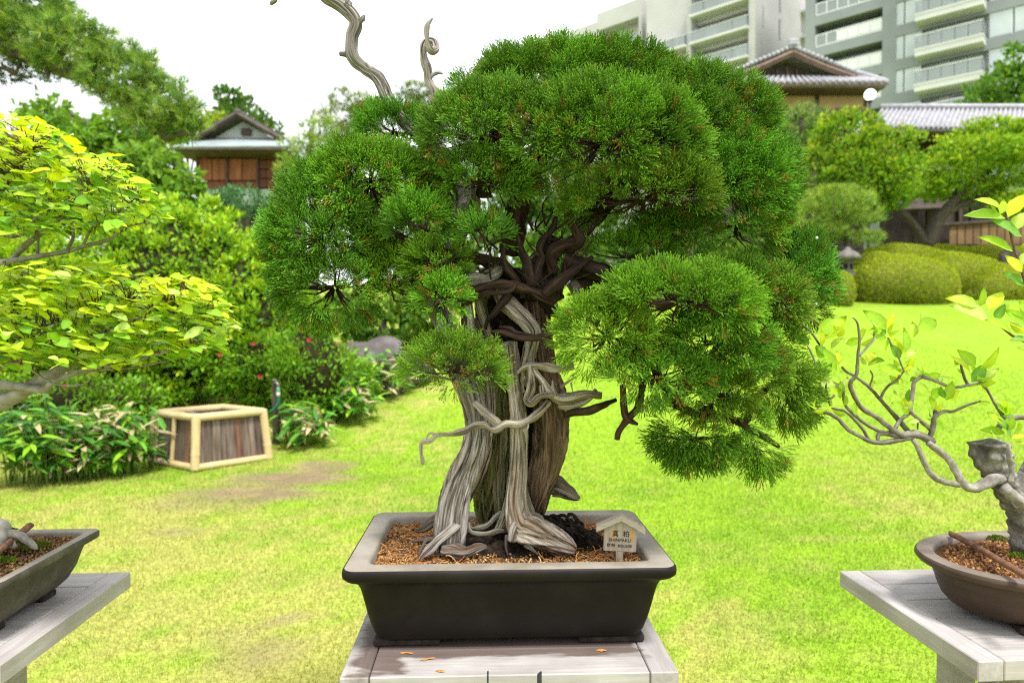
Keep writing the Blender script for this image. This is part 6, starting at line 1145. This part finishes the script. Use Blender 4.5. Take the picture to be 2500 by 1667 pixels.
# ---- globe lamp
lamp_c = P(2124, 232, 24.0); lamp = empty('globe_lamp', (lamp_c[0], 24.0, float(ground_z(lamp_c[0], 24))), 'lit white globe lamp on a slim post before the ochre wall', 'lamp')
m_g, nt_g, b_g = new_mat('lit_globe'); b_g.inputs['Base Color'].default_value = (.8, .85, .75, 1); b_g.inputs['Emission Color'].default_value = (.9, 1, .8, 1); b_g.inputs['Emission Strength'].default_value = .6
mb = MB(); mb.loft([[lamp_c + .19 * np.array([math.sin(p) * math.cos(t), math.sin(p) * math.sin(t), math.cos(p)]) for t in np.arange(20) * math.pi / 10][::-1] for p in np.linspace(.1, math.pi - .1, 12)], cap0=True, cap1=True); mb.build('globe', m_g, lamp, smooth=True)
mb = MB(); mb.tube([lamp_c - [0, 0, .2], lamp_c - [0, 0, .26]], [.10, .08], n=12); mb.tube([lamp_c - [0, 0, .24], [lamp_c[0], 24, float(ground_z(lamp_c[0], 24))]], [.045, .05], n=10); mb.build('post', M_darkwood, lamp, smooth=True)
# ---- apartment blocks
UD = np.array([-math.sin(R(48)), math.cos(R(48)), 0]); ND = np.array([-math.cos(R(48)), -math.sin(R(48)), 0]); RZ = math.atan2(UD[1], UD[0])
M_cream = mat_noise('cream_concrete', (.45, .445, .44), (.49, .485, .48), scale=.3, rough=.85, bump=0, c3=(.53, .525, .52))
M_slab = mat_noise('white_slab', (.55, .55, .55), (.62, .62, .62), scale=.5, rough=.8, bump=0)
M_greywall = mat_noise('grey_green_tile', (.205, .232, .24), (.24, .265, .275), scale=.4, rough=.7, bump=.1, bscale=3, c3=(.275, .30, .305))
M_glass = mat_noise('window_glass', (.07, .085, .095), (.17, .20, .215), scale=.25, rough=.12, bump=0, spec=.6, detail=2)
M_curtain = mat_noise('pale_window', (.42, .47, .51), (.55, .60, .63), scale=.4, rough=.25, bump=0, spec=.5, detail=2)
M_alu = mat_plain('white_frame', (.68, .70, .71), .45)
def mat_rail():
    m, nt, b = new_mat('frosted_rail_glass'); b.inputs['Base Color'].default_value = (.36, .40, .42, 1); b.inputs['Roughness'].default_value = .15; b.inputs['Alpha'].default_value = .55; return m
M_railg = mat_rail()
class Facade:
    def __init__(s, O, root): s.O = np.asarray(O, float); s.root = root
    def pt(s, u, d, z): return s.O * [1, 1, 0] + UD * u - ND * d + np.array([0, 0, z])
    def box(s, name, u0, u1, d0, d1, z0, z1, mat, par=None, bev=0):
        mb = MB(); c = s.pt((u0 + u1) / 2, (d0 + d1) / 2, (z0 + z1) / 2); mb.box(c, (u1 - u0, d1 - d0, z1 - z0), RZ, bev=bev); return mb.build(name, mat, par or s.root)
gA = float(ground_z(25, 73)); A = empty('cream_apartment_block', (25.6, 73, gA), 'cream apartment block with glass railed balconies and slit windows', 'building'); fa = Facade((25.6, 73, 0), A)
fa.box('wall', -.1, 14.2, 2.0, 16, gA, 46, M_cream); fa.box('corner_pier', -.15, .55, -.05, 2.1, gA, 46, M_cream); fa.box('pier', 7.2, 7.75, -.05, 2.1, gA, 40.2, M_cream)
FH = 3.06
for k in range(-3, 4):
    z = 30.2 + FH * k
    for u0, u1 in ((.5, 7.2), (7.75, 14.2)):
        if u0 > 7 and k > 1: continue
        sl = fa.box('balcony', u0 - .02, u1 + .02, -.55, 2.1, z - .12, z + .14, M_slab); fa.box('beam', u0 + .05, u1 - .05, 1.2, 1.95, z - .55, z - .13, M_cream)
        npn = 4
        for i in range(npn):
            a, b = u0 + (u1 - u0) * i / npn, u0 + (u1 - u0) * (i + 1) / npn; fa.box('rail_panel', a + .03, b - .03, -.5, -.47, z + .18, z + 1.2, M_railg)
        fa.box('handrail', u0, u1, -.52, -.45, z + 1.2, z + 1.26, M_alu)
        for i in range(3):
            a, b = u0 + .2 + (u1 - u0 - .4) * i / 3, u0 + .2 + (u1 - u0 - .4) * (i + 1) / 3; w_ = fa.box('window', a + .04, b - .04, 1.88, 1.97, z + .15, z + 2.3, M_alu); fa.box('pane', a + .12, b - .12, 1.84, 1.90, z + .22, z + 2.22, M_glass if (i + k) % 3 else M_curtain, w_)
# side wall slit windows of the cream block (the side runs back to the right)
for (px, py, h) in ((1862, 40, 2.2), (1861, 118, 2.0), (1903, 72, 2.2), (1904, 5, 2.2), (1862, -30, 2.0)):
    r_ = ray(px, py); o_ = np.array([0, 0, CAMZ]); n_ = -UD; p_ = fa.pt(-.1, 5, 0); t_ = ((p_ - o_) @ n_) / (r_ @ n_); q_ = o_ + r_ * t_; mb = MB(); mb.box(q_ + n_ * .01, (.12, .32, h), RZ); mb.build('slit_window', M_glass, A)
for k in range(-2, 4):
    z = 30.2 + FH * k; mb = MB(); mb.box(fa.pt(-.7, 14.6, z), (1.2, 2.4, .25), RZ); sb = mb.build('side_balcony', M_slab, A); mb = MB(); mb.box(fa.pt(-1.28, 14.6, z + .65), (.05, 2.4, 1.0), RZ); mb.build('side_rail', M_alu, A)
gC = float(ground_z(16, 88)); Cb = empty('stepped_apartment_wing', (16.6, 88, gC), 'lower cream apartment wing with stepped roof beyond the juniper top', 'building'); fc = Facade((16.6, 88, 0), Cb)
fc.box('wall', 0, 16, 1.8, 13, gC, 43.3, M_cream); fc.box('parapet', 0, 7, -.02, 13.02, 41.2, 43.5, M_cream); fc.box('parapet', 7, 16, 1.2, 13.02, 40.4, 43.1, M_cream)
for k in range(-2, 1):
    z = 37.6 + 3.06 * k; fc.box('spandrel', 0, 16, -.02, 1.9, z - .7, z + .5, M_cream); fc.box('pier', 0, .5, -.03, 1.9, z + .5, z + 3.6, M_cream)
    fc.box('pier', 8.2, 9.0, 0, 1.9, z + .5, z + 2.4, M_cream)
    for i in range(5):
        a, b = .6 + i * 2.9, .6 + i * 2.9 + 2.75; w_ = fc.box('window', a, b, 1.66, 1.75, z + .4, z + 2.5, M_alu); fc.box('pane', a + .1, b - .1, 1.62, 1.68, z + .5, z + 2.4, M_glass if i % 2 else M_curtain, w_); fc.box('rail_panel', a, b, .02, .05, z + .52, z + 1.4, M_railg)
fc.box('roof_box', 1.5, 6.5, 2, 8, 43.5, 44.3, M_cream)
gB = float(ground_z(30, 60)); Bb = empty('grey_apartment_block', (36, 60, gB), 'grey green apartment block with white railed and projecting balconies', 'building'); fb = Facade((28.5, 67, 0), Bb)   # u runs negative to the right
def B(name, s0, s1, d0, d1, z0, z1, mat, par=None): return fb.box(name, -s1, -s0, d0, d1, z0, z1, mat, par)
B('wall', 0, 24, 1.9, 16, gB, 46, M_greywall); B('pier', -.02, .9, 0, 2, gB, 46, M_greywall); B('pier', 6.8, 7.9, 0, 2, gB, 46, M_greywall); B('end_wall', 17.4, 24, 0, 2, gB, 46, M_greywall)
for k in range(-4, 5):
    z = 28.4 + 3.0 * k; B('spandrel', .9, 6.8, .02, 1.95, z - .95, z - .02, M_greywall)
    B('rail_frame', .95, 6.75, .05, .11, z, z + .10, M_alu); B('rail_frame', .95, 6.75, .05, .11, z + 1.05, z + 1.15, M_alu)
    for i in range(7): s = .95 + 5.72 * i / 6; B('rail_post', s, s + .09, .04, .12, z + .1, z + 1.05, M_alu)
    for i in range(6): s = .95 + 5.72 * i / 6; B('rail_panel', s + .1, s + .93, .06, .09, z + .14, z + 1.02, M_railg if k > 0 else (M_railg if i < 2 else M_alu))
    for i in range(3): w_ = B('window', 1.1 + i * 1.9, 2.95 + i * 1.9, 1.84, 1.95, z, z + 1.95, M_alu); B('pane', 1.2 + i * 1.9, 2.85 + i * 1.9, 1.80, 1.86, z + .1, z + 1.85, M_glass, w_)
    B('spandrel', 7.9, 17.4, 0, 1.95, z - .95, z - .01, M_greywall)
    for (s0, s1, mt) in ((7.9, 8.5, M_curtain), (8.6, 9.9, M_curtain), (14.8, 16.4, M_curtain), (16.5, 17.35, M_curtain)):
        w_ = B('window', s0, s1, .12, .22, z, z + 2.03, M_alu); B('pane', s0 + .07, s1 - .07, .08, .14, z + .08, z + 1.95, mt, w_)
    for (s0, s1, mt) in ((9.9, 11.1, M_glass), (11.2, 12.0, M_timber), (12.1, 13.2, M_glass), (13.3, 14.7, M_glass)):
        w_ = B('window', s0, s1, .5, .6, z, z + 2.03, M_alu); B('pane', s0 + .08, s1 - .08, .44, .52, z + .08, z + 1.95, mt if mt is not M_timber else mat_plain('louvre_grey', (.33, .33, .34), .6), w_)
    B('balcony', 9.7, 14.6, -1.5, .1, z - .62, z - .12, M_slab); B('balcony_lip', 9.66, 14.64, -1.54, .1, z - .12, z + .02, M_slab)
    for i in range(5): s = 9.75 + 4.8 * i / 5; B('rail_panel', s + .03, s + .93, -1.47, -1.43, z + .05, z + 1.1, M_railg)
    for s in (9.72, 14.56): B('side_rail', s, s + .04, -1.45, .05, z + .05, z + 1.1, M_railg)
    B('handrail', 9.7, 14.6, -1.49, -1.41, z + 1.1, z + 1.17, M_alu)
